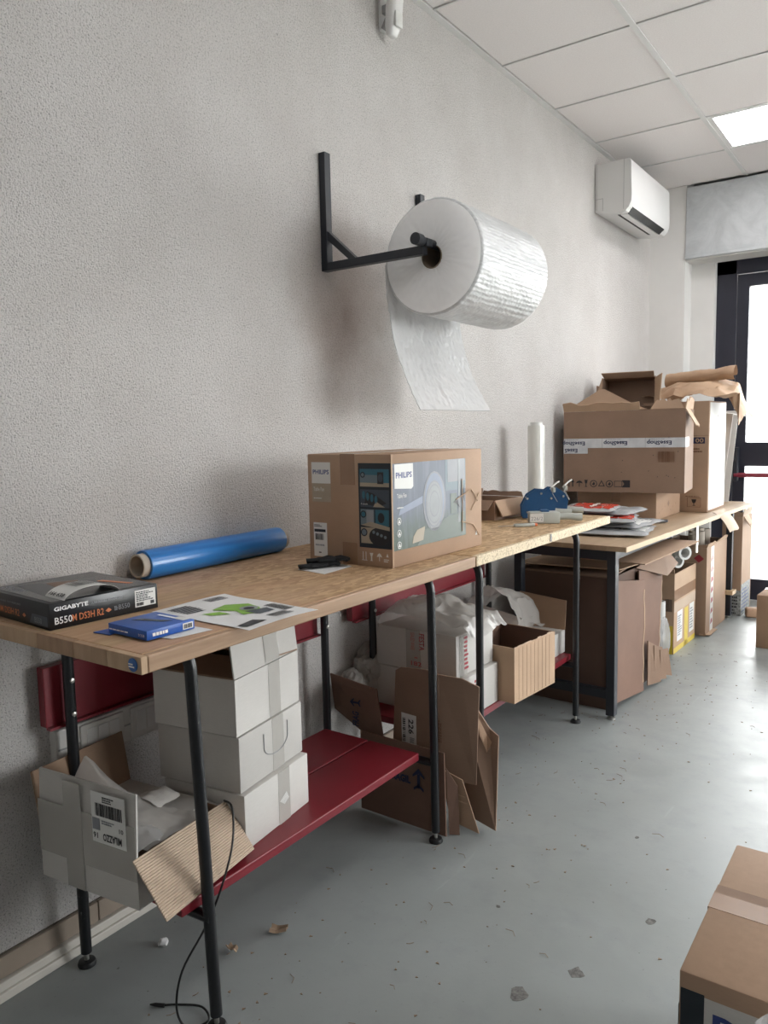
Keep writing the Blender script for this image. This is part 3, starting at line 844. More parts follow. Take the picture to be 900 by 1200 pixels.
def gloves():
    tag(MB().prism([V(.30, 1.555, TT+.0006), V(.41, 1.535, TT+.0006), V(.40, 1.665, TT+.0006), V(.31, 1.69, TT+.0006)], .0007).build('paper_sheet', 'paper'), 'white paper square lying under the black gloves', 'paper')
    for n, (lx, ly, lz, rz, lb) in enumerate(((.335, 1.60, TT+.013, 1.15, 'black knitted work glove lying on white paper beside the large carton'), (.345, 1.625, TT+.031, .85, 'upper black knitted glove crossed over the other by the large carton'))):
        g = thing('work_glove', lb, 'glove', (lx, ly, TT+.001+(lz-TT)*.62), rz); g.scale = (.66, .66, .62)
        def chain(pts, rs, nm):
            me = bpy.data.meshes.new(nm); me.from_pydata([tuple(p) for p in pts], [(i, i+1) for i in range(len(pts)-1)], []); me.materials.append(M['glove'])
            o = bpy.data.objects.new(nm, me); COL.objects.link(o); o.parent = g
            MBt = MB().tube(pts, 1, 10, True, rs)
            o.data = MBt.build('tmp', 'glove').data
            bpy.data.objects.remove(bpy.data.objects['tmp'])
            o.data.shade_smooth(); return o
        palm = MB().box((0, 0, 0), (.085, .062, .020), 0, .009, 3).build('palm', 'glove', g, 60)
        chain([V(-.035, 0, 0), V(-.065, 0, .001), V(-.085, .003, -.001)], [.022, .019, .021], 'cuff').scale.z = .5
        for k in range(4):
            y = -.024+.016*k; L = (.05, .062, .066, .055)[k]
            chain([V(.035, y, 0), V(.035+L*.5, y*1.15, .005), V(.035+L*.9, y*1.25, -.002), V(.035+L, y*1.28, -.004)], [.009, .0085, .0075, .003], 'finger')
        chain([V(-.01, .024, 0), V(.012, .048, .002), V(.034, .058, -.002), V(.04, .06, -.003)], [.011, .010, .0085, .003], 'thumb')
gloves()
def philips_box():
    W, D, H = .296, .492, .308
    c = Carton('fan_carton', 'large brown carton with full picture print and blue brand lettering on bench', (.378, 1.937, TT), (W, D, H), -.02, 'kraft', bulge=.003, cat='carton')
    # -y face
    c.tape(.052, 'y', 'tape', .085)
    c.decal('-y', .125, .0, .052, .062, 'tape', 'tape')
    c.decal('-y', .0, .302, .001, .001, 'kraft', 'print')
    c.decal('-y', .016, .225, .070, .06, 'label', 'logo_panel'); c.text('-y', 'PHILIPS', .021, .251, .013, 'phblue', .060, bold=.025)
    c.decal('-y', .016, .172, .070, .053, 'rosy', 'logo_panel', .0004).data.materials[0] = M['sand']
    c.text('-y', 'Table Fan', .022, .203, .011, 'label', .040); c.strokes('-y', .022, .181, .030, .005, 1, 'label', 2)
    c.decal('-y', .018, .014, .050, .098, 'label', 'label'); c.strokes('-y', .021, .10, .030, .008, 2, 'ink', 3)
    c.decal('-y', .021, .085, .042, .008, 'ink', 'print', .001); c.bars('-y', .024, .062, .032, .018, 'ink', 12, 5); c.strokes('-y', .024, .045, .036, .008, 1, 'greyink', 6); c.strokes('-y', .036, .024, .012, .006, 1, 'ink', 7)
    X0, Y0 = .186, .052; PW = .110
    c.decal('-y', X0, Y0, PW, .232, 'darkprint', 'picture_panel')
    def pic(x, y, w_, h_, m, off=.0010): return c.decal('-y', X0+x, Y0+y, w_, h_, m, 'picture', off)
    def circ(side, x, y, r, m, off, ry=None, n=20):
        return c.poly(side, [(x+r*math.cos(2*PI*k/n), y+(ry or r)*math.sin(2*PI*k/n)) for k in range(n)], m, 'picture', off)
    pic(.006, .168, .098, .048, 'teal'); pic(.006, .168, .098, .011, 'sand', .0013); pic(.006, .180, .060, .02, 'skyprint', .0013)
    circ('-y', X0+.016, Y0+.200, .008, 'darkprint', .0016); circ('-y', X0+.016, Y0+.200, .005, 'skyprint', .0018)
    pic(.066, .176, .020, .032, 'ink', .0016); circ('-y', X0+.076, Y0+.192, .008, 'slate', .002, .011)
    pic(.006, .112, .098, .048, 'slate', .001); c.poly('-y', [(X0+.02, Y0+.120), (X0+.07, Y0+.114), (X0+.095, Y0+.124), (X0+.05, Y0+.150), (X0+.03, Y0+.155)], 'ink', 'picture', .0014)
    for k in range(4): circ('-y', X0+.018+.014*k, Y0+.145-.004*k, .005, 'teal', .0018, .011)
    c.poly('-y', [(X0+.05, Y0+.113), (X0+.09, Y0+.113), (X0+.06, Y0+.128)], 'sand', 'picture', .0018)
    c.text('-y', '4 speeds', X0+.008, Y0+.117, .006, 'label', .024, .002)
    pic(.006, .062, .046, .044, 'skyprint'); pic(.056, .062, .046, .044, 'teal'); pic(.026, .066, .024, .038, 'stone', .0014)
    circ('-y', X0+.016, Y0+.092, .010, 'ink', .0018); circ('-y', X0+.016, Y0+.092, .007, 'teal', .002); circ('-y', X0+.076, Y0+.084, .011, 'ink', .0018, .014)
    c.poly('-y', [(X0+.006, Y0+.062), (X0+.104, Y0+.050), (X0+.104, Y0+.060), (X0+.04, Y0+.072)], 'sand', 'picture', .0016)
    pic(.006, .012, .048, .044, 'sand'); circ('-y', X0+.017, Y0+.042, .011, 'ink', .0014); circ('-y', X0+.017, Y0+.042, .008, 'skyprint', .0016); circ('-y', X0+.068, Y0+.032, .034, 'ink', .0014, .025)
    for k in range(4): circ('-y', X0+.050+.013*k, Y0+.044-.004*k, .0045, 'skyprint', .0018)
    # handling marks
    for k in range(4):
        x = .196+.024*k
        if k == 0:
            c.decal('-y', x, .018, .002, .022, 'label', 'mark'); c.decal('-y', x+.010, .018, .002, .022, 'label', 'mark'); c.decal('-y', x-.003, .016, .018, .0015, 'label', 'mark')
        elif k == 1: c.poly('-y', [(x, .038), (x+.012, .038), (x+.008, .028), (x+.008, .018), (x+.011, .016), (x+.001, .016), (x+.004, .018), (x+.004, .028)], 'label', 'mark')
        elif k == 2: c.poly('-y', [(x, .028), (x+.004, .036), (x+.009, .039), (x+.014, .036), (x+.018, .028), (x+.010, .030), (x+.010, .017), (x+.008, .017), (x+.008, .030)], 'label', 'mark')
        else: c.strokes('-y', x, .016, .022, .010, 2, 'label', 9); c.poly('-y', [(x+.008, .03), (x+.012, .04), (x+.016, .03)], 'label', 'mark')
    # +x face picture
    c.decal('+x', .004, .046, .385, .236, 'meadow', 'picture_panel')
    c.decal('+x', .272, .19, .117, .092, 'bright', 'picture', .0009).data.materials[0] = M['skyprint']
    c.decal('+x', .285, .215, .10, .067, 'greyink', 'picture', .0011)
    c.poly('+x', [(.03, .14), (.15, .165), (.15, .185), (.04, .16)], 'paleblue', 'picture', .0011)
    # fan
    circ('+x', .212, .165, .060, 'greyink', .0012, .087); circ('+x', .212, .168, .052, 'paleblue', .0014, .079); circ('+x', .210, .158, .046, 'greyink', .0016, .068); circ('+x', .210, .158, .043, 'stone', .0018, .064)
    for r_ in (.9, .6):
        mb = MB(); n = 30
        for k in range(n):
            a0, a1 = 2*PI*k/n, 2*PI*(k+1)/n
            q = lambda a, s_: c.pt('+x', .210+.043*s_*math.cos(a), .158+.064*s_*math.sin(a), .0022)
            mb.quad(q(a0, r_), q(a1, r_), q(a1, r_-.07), q(a0, r_-.07))
        mb.build('picture', 'greyink', c.root)
    c.poly('+x', [(.185, .10), (.24, .10), (.235, .088), (.19, .088)], 'stone', 'picture', .0014)
    c.poly('+x', [(.095, .056), (.10, .075), (.12, .092), (.16, .098), (.15, .060)], 'sand', 'picture', .0014)
    c.poly('+x', [(.155, .088), (.30, .115), (.385, .12), (.385, .05), (.12, .047)], 'leaf', 'picture', .0012)
    c.decal('+x', .345, .09, .012, .19, 'stone', 'picture', .0014); c.decal('+x', .30, .12, .035, .06, 'leaf', 'picture', .0014)
    # brand tab
    c.poly('+x', [(.014, .215), (.094, .210), (.103, .216), (.103, .28), (.014, .28)], 'label', 'logo_panel', .0016)
    c.text('+x', 'PHILIPS', .020, .242, .016, 'phblue', .076, .0022, bold=.025)
    c.text('+x', 'Table Fan', .024, .188, .012, 'label', .045, .002); c.strokes('+x', .024, .160, .04, .006, 1, 'label', 3, .002)
    for y in (.125, .092, .06):
        circ('+x', .032, y, .010, 'label', .0018); circ('+x', .032, y, .008, 'leaf', .002); c.poly('+x', [(.026, y-.005), (.032, y+.006), (.038, y-.005)], 'label', 'mark', .0022)
    c.poly('+x', [(.448, .038), (.460, .038), (.454, .052)], 'label', 'mark')
    # crushed corner: crease lines and a tear
    mb = MB()
    for a, b in (((.33, .16), (.42, .185)), ((.42, .185), (.462, .145)), ((.36, .09), (.43, .075)), ((.43, .075), (.470, .035)), ((.365, .22), (.365, .06)), ((.42, .12), (.470, .17))):
        p, q = c.pt('+x', *a, .0022), c.pt('+x', *b, .0022); mb.tube([p, (p+q)/2+V(.0015, 0, 0), q], .0016, 6)
    mb.build('crease', 'kraft_l', c.root, 60)
    c.poly('+x', [(.315, .152), (.335, .148), (.350, .135), (.340, .155), (.345, .17), (.332, .158)], 'ink', 'tear', .0024)
    c.poly('+x', [(.372, .175), (.380, .205), (.377, .18), (.381, .15)], 'ink', 'tear', .0024)
    c.decal('+x', 0, 0, .006, H, 'kraft_l', 'worn_edge', .0010)
philips_box()

# ================================================================== THINGS ON THE SECOND BENCH
def open_small_box():
    c = Carton('open_box', 'small open brown box by the wall with flap folded forwards', (.175, 2.905, TT), (.205, .235, .078), -.07, 'kraft_d', True, inside='kraft_in')
    c.flap('+x', 152, .072, 'kraft', .02, .98, .004, lb='folded front flap'); c.flap('-y', 140, .05, 'kraft_d', .03, .97, .01); c.flap('-x', -12, .03, 'kraft_d', .0, 1, .006, .004); c.flap('+y', 15, .02, 'kraft_d', 0, 1, .01, .004)
open_small_box()
def dispensers():
    # grey hand-held dispenser, lying
    r = thing('tape_dispenser', 'grey boxy handheld tape dispenser at bench front edge', 'tape dispenser', (.475, 2.80, TT), .62)
    MB().b2((-.06, -.03, 0), (.055, .03, .045), .005).build('body', 'greytool', r, 40)
    MB().b2((-.062, -.031, .008), (-.01, -.0315, .040)).build('label', 'label', r)
    text(r, '226/2', (-.058, -.0318, .014), (1, 0, 0), (0, 0, 1), .014, 'greyink', .045)
    MB().tube([(.05, 0, .024), (.09, .0, .024), (.145, 0, .020)], .014, 14, True, [.012, .014, .016]).build('handle', 'greytool', r, 50)
    MB().tube([(.1455, 0, .020), (.1465, 0, .020)], .011, 14).build('handle_socket', 'darkslot', r)
    MB().box((.0, 0, .048), (.03, .04, .008), 0, .002).build('roller', 'bluetool', r, 40)
    for k, (x, y, rz, lb) in enumerate(((.40, 2.93, .55, 'blue tape gun standing upright nearest the small open box'), (.41, 3.035, .50, 'blue tape gun standing upright behind the other blue one'))):
        r = thing('tape_gun', lb, 'tape gun', (x, y, TT), rz)
        pr = [(-.075, .006), (-.078, .055), (-.055, .10), (-.02, .122), (.02, .118), (.045, .10), (.06, .07), (.055, .03), (.03, .006)]
        for s_ in (-.030, .030):
            MB().prism([V(a, s_, b) for a, b in pr], .003).build('side_plate', 'bluetool', r)
        m_, R_ = MB().lathe([(.018, -.024), (.044, -.024), (.044, .024), (.018, .024), (.018, -.024)], 28, 'Y', (-.018, 0, .06)); m_.build('tape_roll', 'cltape', r, 40)
        for a, b in ((-.055, .085), (.0, .105), (.04, .085), (-.055, .03)):
            m_, R_ = MB().lathe([(0, -.034), (.005, -.034), (.005, .034), (0, .034)], 10, 'Y', (a, 0, b)); m_.build('rivet', 'chrome', r, 40)
        MB().prism([V(.045, -.032, .105), V(.065, -.032, .07), V(.072, .032, .07), V(.05, .032, .105)], .003).build('cutter_plate', 'chrome', r)
        MB().box((.052, 0, .118), (.012, .05, .02), 0, .003).build('pressure_roller', 'greytool', r, 40)
        MB().tube([(.035, 0, .035), (.07, 0, .028), (.125, 0, .022)], .013, 14, True, [.012, .013, .015]).build('handle', 'greytool', r, 50)
        MB().tube([(.04, 0, .12), (.065, .01, .142), (.08, .02, .15)], .0035, 8).build('lever', 'label', r, 40)
    r = thing('craft_knife', 'grey craft knife with orange end lying on the chipboard top', 'knife', (.455, 2.66, TT+.0065), .85)
    MB().box((0, 0, 0), (.085, .016, .012), 0, .004).build('handle', 'greytool', r, 40)
    MB().box((.046, 0, 0), (.012, .015, .011), 0, .003).build('end_cap', 'orangeplastic', r, 40)
    MB().prism([V(-.04, -.005, 0), V(-.04, .005, 0), V(-.10, .003, 0), V(-.108, -.004, 0)], .001).build('blade', 'bolt', r)
dispensers()
# stretch film standing on the third bench
def film_roll_clear():
    r = thing('stretch_film_roll', 'clear stretch film roll standing upright against the wall behind small box', 'film roll', (.165, 3.42, .7655))
    m, R = MB().lathe([(.030, .012), (.039, .012), (.040, .02), (.040, .505), (.039, .515), (.030, .515)], 36, 'Z'); m.build('film', 'clfilm', r, 40)
    m, R = MB().lathe([(.025, 0), (.0295, 0), (.0295, .53), (.025, .53), (.025, 0)], 30, 'Z'); m.build('core', 'label', r, 40)
film_roll_clear()

# ================================================================== THINGS ON THE THIRD BENCH
T3 = .7655
def mailers():
    spots = [(.49, 3.62, .0, .15, 'greybag', 'grey plastic mailing bag at the bottom of the pile'), (.48, 3.70, .026, -.1, 'greybag', 'grey plastic mailing bag lying second in the pile'), (.43, 3.64, .052, .25, 'redmail', 'red and white mailing bag in the middle of the pile'), (.42, 3.74, .076, -.05, 'greybag', 'crumpled grey mailing bag under the top red one'), (.36, 3.62, .098, .12, 'redmail', 'red fronted mailing bag on top of the pile')]
    for k, (x, y, z, rz, m, lb) in enumerate(spots):
        sx, sy, h = .31-.015*k, .36-.02*k, .027
        r = thing('mailing_bag', lb, 'mailing bag', (x, y, T3+.001+z), rz)
        off = V(k*5.1, k*2.3, 1.7)
        def pillow(a, b, top):
            u, v = (a-.5)*2, (b-.5)*2
            e = max(0, (1-u**6)*(1-v**6))**.5
            n = noise.noise(V(u*2.2, v*2.2, k*3.)+off)*.35 + (1-abs(noise.noise(V(u*4, v*4, k)+off))*2)*.45
            p = V(u*sx/2*(1+.03*math.sin(v*7+k)), v*sy/2*(1+.03*math.cos(u*6+k)), h*.45)
            p.z += (h*.5*e*(.75+n)) if top else -h*.45*e
            return p
        mb = MB(); mb.grid(lambda a, b: pillow(a, b, True), 22, 22); mb.grid(lambda a, b: pillow(a, b, False), 22, 22)
        bmesh.ops.remove_doubles(mb.b, verts=mb.b.verts, dist=.0006)
        mb.build('bag', 'greybag', r, 50)
        if m == 'redmail':
            def pf(a, b):
                p = pillow(.15+.8*a, .08+.84*b, True); return V(p.x, p.y, p.z+.0012)
            MB().grid(pf, 16, 16).build('red_print', 'redmail', r, 50)
            def tp(a, b): q = pillow(a, b, True); return V(q.x, q.y, q.z+.003)
            for j in range(3):
                MB().grid(lambda a, b: tp(.55+.08*a, .2+.2*j+.14*b)+V(0, 0, .0012), 3, 6).build('white_print', 'label', r, 50)
        elif k < 2:
            def pf(a, b):
                p = pillow(.6+.35*a, .2+.5*b, True); return V(p.x, p.y, p.z+.0012)
            MB().grid(pf, 12, 12).build('label', 'label', r, 50)
mailers()
tag(MB().box((.56, 4.08, T3+.008), (.035, .085, .014), -.5, .004).build('phone_case', 'dsteel'), 'small dark flat gadget near the front edge of steel bench', 'gadget')
lowb = Carton('carton', 'low closed brown carton under the big taped carton', (.30, 4.395, T3), (.44, .44, .150), -.02, 'kraft', bulge=.003, cat='carton')
lowb.tape(.05, 'y', 'tape', .06); lowb.poly('+x', [(.2, .07), (.22, .09), (.235, .07), (.215, .055)], 'kraft_d', 'tear')
for k in range(7): lowb.poly('+x', [(.05+.05*k, .03+.013*(k % 4)), (.058+.05*k, .034+.013*(k % 4)), (.052+.05*k, .04+.013*(k % 4))], 'kraft_d', 'tear')
def esse():
    W, D, H = .62, .37, .43
    c = Carton('carton', 'large crushed brown carton banded with white lettered tape and folded triangular flap', (.345, 4.235, T3+.154), (W, D, H), .13, 'kraft_d', True, cat='carton', inside='kraft_in', th=.005)
    lab(MB().prism([V(-.305, -.181, .432), V(.125, -.181, .432), V(.06, -.172, .458), V(-.115, -.09, .548), V(-.14, -.09, .545)], .005).build('flap', 'kraft', c.root), 'triangular folded flap'); c.flap('-y', 35, .05, 'kraft_l', .0, .64, .0, .012, 3); c.flap('+x', 8, .05, 'kraft_l', 0, .9, .02, .016, 5); c.flap('-y', -35, .06, 'kraft', .72, .99, .03, .014, 9)
    c.flap('+x', 150, .10, 'kraft_l', .02, .5, .01, .012, 11)
    # white tape band
    c.decal('-y', .0, .236, W, .050, 'wtape', 'tape_band', .0012)
    c.decal('-y', .0, .206, .13, .032, 'wtape', 'tape_band', .0016)
    c.decal('+x', .0, .236, .16, .050, 'wtape', 'tape_band', .0012)
    for x in (.115, .335, .555):
        c.text('-y', 'EsseShop', x, .277, .028, 'navyink', .122, .002, True, bold=.03)
        c.strokes('-y', x-.11, .279, .11, .004, 1, 'greyink', 4, .002)
    c.text('-y', 'EsseS', .075, .233, .022, 'navyink', .07, .0024, True, bold=.03)
    c.decal('-y', .205, .236, .0015, .050, 'greyink', 'tape_band', .002); c.decal('-y', .425, .236, .0015, .050, 'greyink', 'tape_band', .002)
    c.bars('-y', .49, .16, .085, .055, 'brownprint', 16, 8, .0012)
    # marks along the foot
    def circ(x, y, r, m, off, n=18): c.poly('-y', [(x+r*math.cos(2*PI*k/n), y+r*math.sin(2*PI*k/n)) for k in range(n)], m, 'mark', off)
    y = .045
    for x in (.03, .05): c.poly('-y', [(x-.003, y-.018), (x+.003, y-.018), (x+.003, y+.006), (x+.009, y+.006), (x, y+.022), (x-.009, y+.006), (x-.003, y+.006)], 'ink', 'mark')
    c.poly('-y', [(.067, y), (.075, y+.012), (.086, y+.016), (.097, y+.012), (.105, y), (.088, y+.004), (.088, y-.018), (.084, y-.018), (.084, y+.004)], 'ink', 'mark')
    c.poly('-y', [(.113, y+.02), (.131, y+.02), (.127, y+.002), (.124, y), (.124, y-.014), (.131, y-.018), (.113, y-.018), (.120, y-.014), (.120, y), (.117, y+.002)], 'ink', 'mark')
    for x in (.162, .245): circ(x, y, .019, 'ink', .0012); circ(x, y, .015, 'kraft_d', .0016); c.poly('-y', [(x-.008, y-.004), (x+.002, y+.010), (x+.008, y+.002), (x+.004, y-.010)], 'ink', 'mark', .002)
    c.poly('-y', [(.186, y-.014), (.222, y-.014), (.204, y+.020)], 'ink', 'mark'); c.poly('-y', [(.193, y-.010), (.215, y-.010), (.204, y+.011)], 'kraft_d', 'mark', .0012)
    c.decal('-y', .27, y-.016, .042, .032, 'ink', 'mark', .0010); c.decal('-y', .273, y-.013, .036, .026, 'kraft_d', 'mark', .0014)
    c.poly('-y', [(.31, y-.018), (.352, y-.018), (.352, y+.02), (.31, y+.02), (.322, y)], 'ink', 'mark', .0016)
    # rubs and punctures
    rnd = random.Random(5); mb = MB()
    for k in range(14):
        x, y2 = rnd.uniform(.3, .6), rnd.uniform(.05, .3); p = c.pt('-y', x, y2, .0008); mb.prism([p, p+V(.006, 0, .002), p+V(.003, 0, .006)], .0004)
    mb.build('puncture', 'ink', c.root)
esse()
def open_box_top():
    c = Carton('open_box', 'open brown box lying on top of the big taped carton with dark inside', (.36, 4.62, T3+.154+.30), (.30, .14, .31), 0, 'kraft_d', True, cat='open box', inside='kraft_in')
    return c
# box lying on its side, mouth towards the camera
def side_box():
    r = thing('open_box', 'open brown box behind the torn triangular flap, dark mouth facing forward', 'box', (.25, 4.50, T3+.634-.018), .10)
    r.rotation_euler = (-.10, 0, .10)
    W, D, H, t = .30, .15, .17, .004
    MB().b2((-W/2, D-t, 0), (W/2, D, H)).b2((-W/2, 0, 0), (W/2, D-t, t)).b2((-W/2, 0, t), (-W/2+t, D-t, H)).b2((W/2-t, 0, t), (W/2, D-t, H)).b2((-W/2+t, .02, H-t), (W/2-t, D-t, H)).build('body', 'kraft_d', r)
    MB().prism([V(W/2, 0, 0), V(W/2+.035, -.05, .01), V(W/2+.045, -.05, H+.005), V(W/2, 0, H-.01)], t).build('flap', 'kraft_l', r)
    MB().prism([V(-W/2, 0, .01), V(-W/2-.04, -.05, .0), V(-W/2, 0, H)], t).build('flap', 'kraft', r)
    MB().prism([V(-W/2+.01, .018, H-.002), V(W/2-.01, .018, H-.002), V(W/2-.005, -.03, H+.022), V(-W/2, -.03, H+.022)], t).build('flap', 'kraft', r)
side_box()
tag(MB().prism([V(.012, 4.62, T3+.003), V(.085, 4.64, T3+.003), V(.085, 4.67, 1.50), V(.012, 4.65, 1.515)], .012).build('cardboard_strip', 'kraft'), 'upright brown cardboard strip against the wall left of the dark-mouthed box', 'cardboard')
tl = Carton('carton', 'tall brown carton beside the taped one with a glass mark on its face', (.47, 4.85, T3), (.40, .40, .635), -.02, 'kraft', bulge=.003, cat='carton')
tl.decal('-y', .30, .395, .08, .035, 'navyink', 'print'); tl.text('-y', '00', .328, .400, .025, 'kraft_l', .045, bold=.02); tl.strokes('-y', .31, .345, .06, .03, 2, 'brownprint', 3); tl.strokes('-y', .28, .09, .11, .006, 1, 'brownprint', 3)
tl.decal('-y', .29, .03, .075, .055, 'brownprint', 'mark'); tl.decal('-y', .292, .032, .071, .051, 'kraft', 'mark', .0010)
tl.poly('-y', [(.313, .075), (.341, .075), (.336, .058), (.329, .052), (.329, .042), (.337, .038), (.317, .038), (.325, .042), (.325, .052), (.318, .058)], 'ink', 'mark', .0014)
tl.decal('-y', 0, .44, .40, .0016, 'brownprint', 'fold_line'); tl.decal('+x', .02, .012, .375, .615, 'label', 'torn_white_layer'); 
rnd = random.Random(9)
for k in range(12):
    a, b = rnd.uniform(.03, .36), rnd.uniform(.12, .58); tl.poly('+x', [(a, b), (a+.012, b+.004), (a+.008, b+.014)], 'brownprint', 'tear', .0012)
# white strips leaning behind it
for k, (y0, y1, x0, z1, mt, lb, wd) in enumerate(((5.10, 5.19, .665, 1.33, 'wcard', 'white board strip leaning beside the tall carton, first behind it', .08), (5.13, 5.25, .64, 1.30, 'cedge', 'pale wooden strip leaning crosswise next to the tall carton', .05), (5.29, 5.33, .66, 1.35, 'wcard2', 'white metal profile standing upright at the far bench end', .09))):
    tag(MB().prism([V(x0-.10, y0, T3+.006), V(x0-.10+wd, y0+.01, T3+.006), V(x0-.06+wd, y1+.01, z1), V(x0-.06, y1, z1)], .014).build('board_strip', mt), lb, 'board')
# kraft paper heap over the tall carton
def kraft_heap():
    r = thing('wrapping_paper', 'crumpled brown wrapping paper heaped over the tall carton', 'paper', (.565, 4.90, T3+.640))
    def f(a, b):
        u, v = (a-.5), (b-.5)
        x = u*.54; y = v*.56
        z = .055+.045*math.cos(u*5)+.03*math.sin(v*6+1)
        if x > .20: z -= (x-.20)*2.1; x = .20+(x-.2)*.75
        if y < -.2: z = max(.008, z-(-.2-y)*.6)
        return (x, y, z)
    drape('sheet', f, 40, 40, .026, 7, 3, 'kpaper', parent=r, thick=.001, smooth=22)
    def g(a, b):
        an = a*PI*1.5-.3; return (-.20+.40*b, -.02+.05*math.cos(an)-.05*b, .12+.04*math.sin(an)+.03*b)
    drape('rolled_fold', g, 16, 24, .010, 9, 8, 'kpaper', parent=r, thick=.001, smooth=25)
kraft_heap()
tag(MB().tube([V(.62, 5.17, 1.34), V(.74, 5.30, 1.315), V(.80, 5.36, 1.305)], .004, 8).build('plastic_rod', 'label'), 'thin white rod poking out sideways from the paper heap', 'rod')
tag(MB().grid(lambda a, b: (.71+.085*a+.01*math.sin(b*3), 4.58+.24*b+.05*a, .777-.085*a*a-.03*a+.004*math.sin(b*6)), 12, 8, .003).build('cardboard_sheet', 'kraft_l'), 'pale cardboard piece hanging off the far corner of the steel bench', 'cardboard')
for o_ in [bpy.data.objects['cardboard_sheet']]:
    o_.data.materials[0] = M['corr']

# ================================================================== UNDER THE FIRST BENCH
SH = .2905
def white_stack():
    base = (.262, 1.328)
    for k, (dx, dy, rz, m, lb) in enumerate(((.012, .004, .14, 'wcard', 'white carton at the bottom of the stack of three'), (0, 0, .16, 'wcard2', 'white carton in the middle of the stack of three, oval handhold on side'), (-.003, -.004, .165, 'wcard', 'white carton on top of the stack with its lid flap raised'))):
        W, D, H = .245, .272, .136
        c = Carton('white_carton', lb, (base[0]+dx, base[1]+dy, SH+k*(H+.003)), (W, D, H), rz, m, k == 2, cat='carton', inside='kraft_d' if k == 2 else None, bulge=.003, group='white cartons stacked under the bench')
        c.decal('+x', .135, 0, .05, H, 'cltape', 'tape')
        if k == 1:
            mb = MB(); pts = []
            for i in range(13):
                a = PI+PI*i/12; pts.append(c.pt('+x', .15+.052*math.cos(a), .055+.03*math.sin(a)+(.02), .001))
            pts = [c.pt('+x', .098, .11, .001)]+pts+[c.pt('+x', .202, .11, .001)]
            mb.tube(pts, .0010, 6).build('handhold', 'greyink', c.root)
        if k == 0:
            c.poly('+x', [(.14, .06), (.17, .075), (.18, .055), (.16, .045)], 'label', 'tear')
        if k == 2:
            c.flap('+x', -6, .118, 'wcard2', 0, 1, 0, .002, 4, lb='raised white lid flap with clear tape')
            o, u, v, n, w_ = c.fr('+x')
            q = V(W/2, 0, H)
            decal(c.root, [V(W/2+.0012, -.01, H+.004), V(W/2+.0012, .05, H+.004), V(W/2-.010, .05, H+.115), V(W/2-.010, -.01, H+.115)], 'cltape', 'tape')
            c.flap('-y', -80, .10, 'kraft_d', 0, .98, .0)
            c.flap('+y', -85, .10, 'kraft_d', 0, 1, .0)
            strokes(c.root, c.pt('top', .16, .03, -.001), V(1, 0, 0), V(0, 1, 0), .05, .01, 2, 'brownprint', 4)
white_stack()
def open_white_box():
    W, D, H = .298, .262, .112
    c = Carton('open_carton', 'open white carton with packing paper inside and corrugated flap hanging, on red shelf', (.228, 1.042, SH), (W, D, H), .115, 'wcard2', True, cat='carton', inside='kraft_in')
    f = c.flap('-y', -3, .135, 'wcard2', 0, 1, .0, lb='raised white flap with address label')
    o, u, v, n, w_ = c.fr('-y')
    # label and tape on raised flap, seam tape over the fold
    d = lambda x, y, ww, hh, mt, nm, off: decal(c.root, rect(o+n*off, u, v, ww, hh, x, y), mt, nm)
    zb = H+.006
    d(.085, .0, .055, H+.13, 'cltape', 'tape', .0022); d(.0, H-.05, W, .12, 'cltape', 'tape', .0018)
    d(.175, zb+.008, .10, .112, 'label', 'address_label', .0034)
    O = o+n*.0042
    text(c.root, 'MILAZZO', O+u*.262+v*(zb+.032), -u, -v, .017, 'ink', .055, bold=.03)
    text(c.root, '16', O+u*.192+v*(zb+.030), -u, -v, .013, 'ink', .014, bold=.03)
    text(c.root, '01', O+u*.268+v*(zb+.052), -u, -v, .010, 'ink', .012, bold=.02)
    bars(c.root, O+u*.188+v*(zb+.068), u, v, .078, .028, 'ink', 26, 3)
    decal(c.root, rect(O, u, v, .022, .026, .177, zb+.036), 'greyink', 'stamp'); strokes(c.root, O+u*.21+v*(zb+.10), u, v, .04, .014, 3, 'ink', 5); strokes(c.root, O+u*.205+v*(zb+.052), u, v, .04, .01, 2, 'greyink', 6)
    c.flap('-x', 10, .125, 'kraft_in', 0, 1, .0, lb='brown inner flap standing against the wall side')
    # far flap folded flat over, white
    c.flap('+y', -90, .165, 'wcard2', .12, 1, .0)
    # corrugated flap hanging outwards on the bench front side
    o, u, v, n, w_ = c.fr('+x')
    def g(a, b):
        p = o+v*(H+.003)+u*(w_*(-.04+1.10*a)); ang = math.radians(140)
        dd = v*math.cos(ang)+n*math.sin(ang)
        return p + dd*(.135*b)*(1-.06*a) + n*.0
    def gg(a, b):
        p = Vector(g(a, b)); nn = (n*math.cos(math.radians(50))+v*math.sin(math.radians(50)))
        return p + nn*(.0011*math.sin(b*2*PI*24))
    fl = MB().grid(gg, 6, 192, .0028).build('flap', 'corr', c.root, 60); lab(fl, 'corrugated flap hanging down')
    # packing paper and cling
    def pp(a, b):
        x = -.085+.225*a+.015*b; y = -.112+.16*b+.02*a
        z = .105+.155*max(0, 1-a)**1.5*max(0, 1-1.5*abs(b-.35))+.012*b
        return (x, y, z)
    drape('packing_film', pp, 34, 30, .0055, 17, 4, 'bag', parent=c.root, smooth=26)
    drape('packing_film', lambda a, b: (.045+.095*a, -.118+.10*b, .112+.085*(1-a)*(1-b)), 18, 18, .009, 18, 6, 'clearbag', parent=c.root, smooth=26)
    drape('packing_paper', lambda a, b: (-.03+.09*a, .02+.07*b, .128+.016*math.sin(a*3)), 12, 12, .006, 20, 9, 'wcard', parent=c.root, smooth=30)
open_white_box()
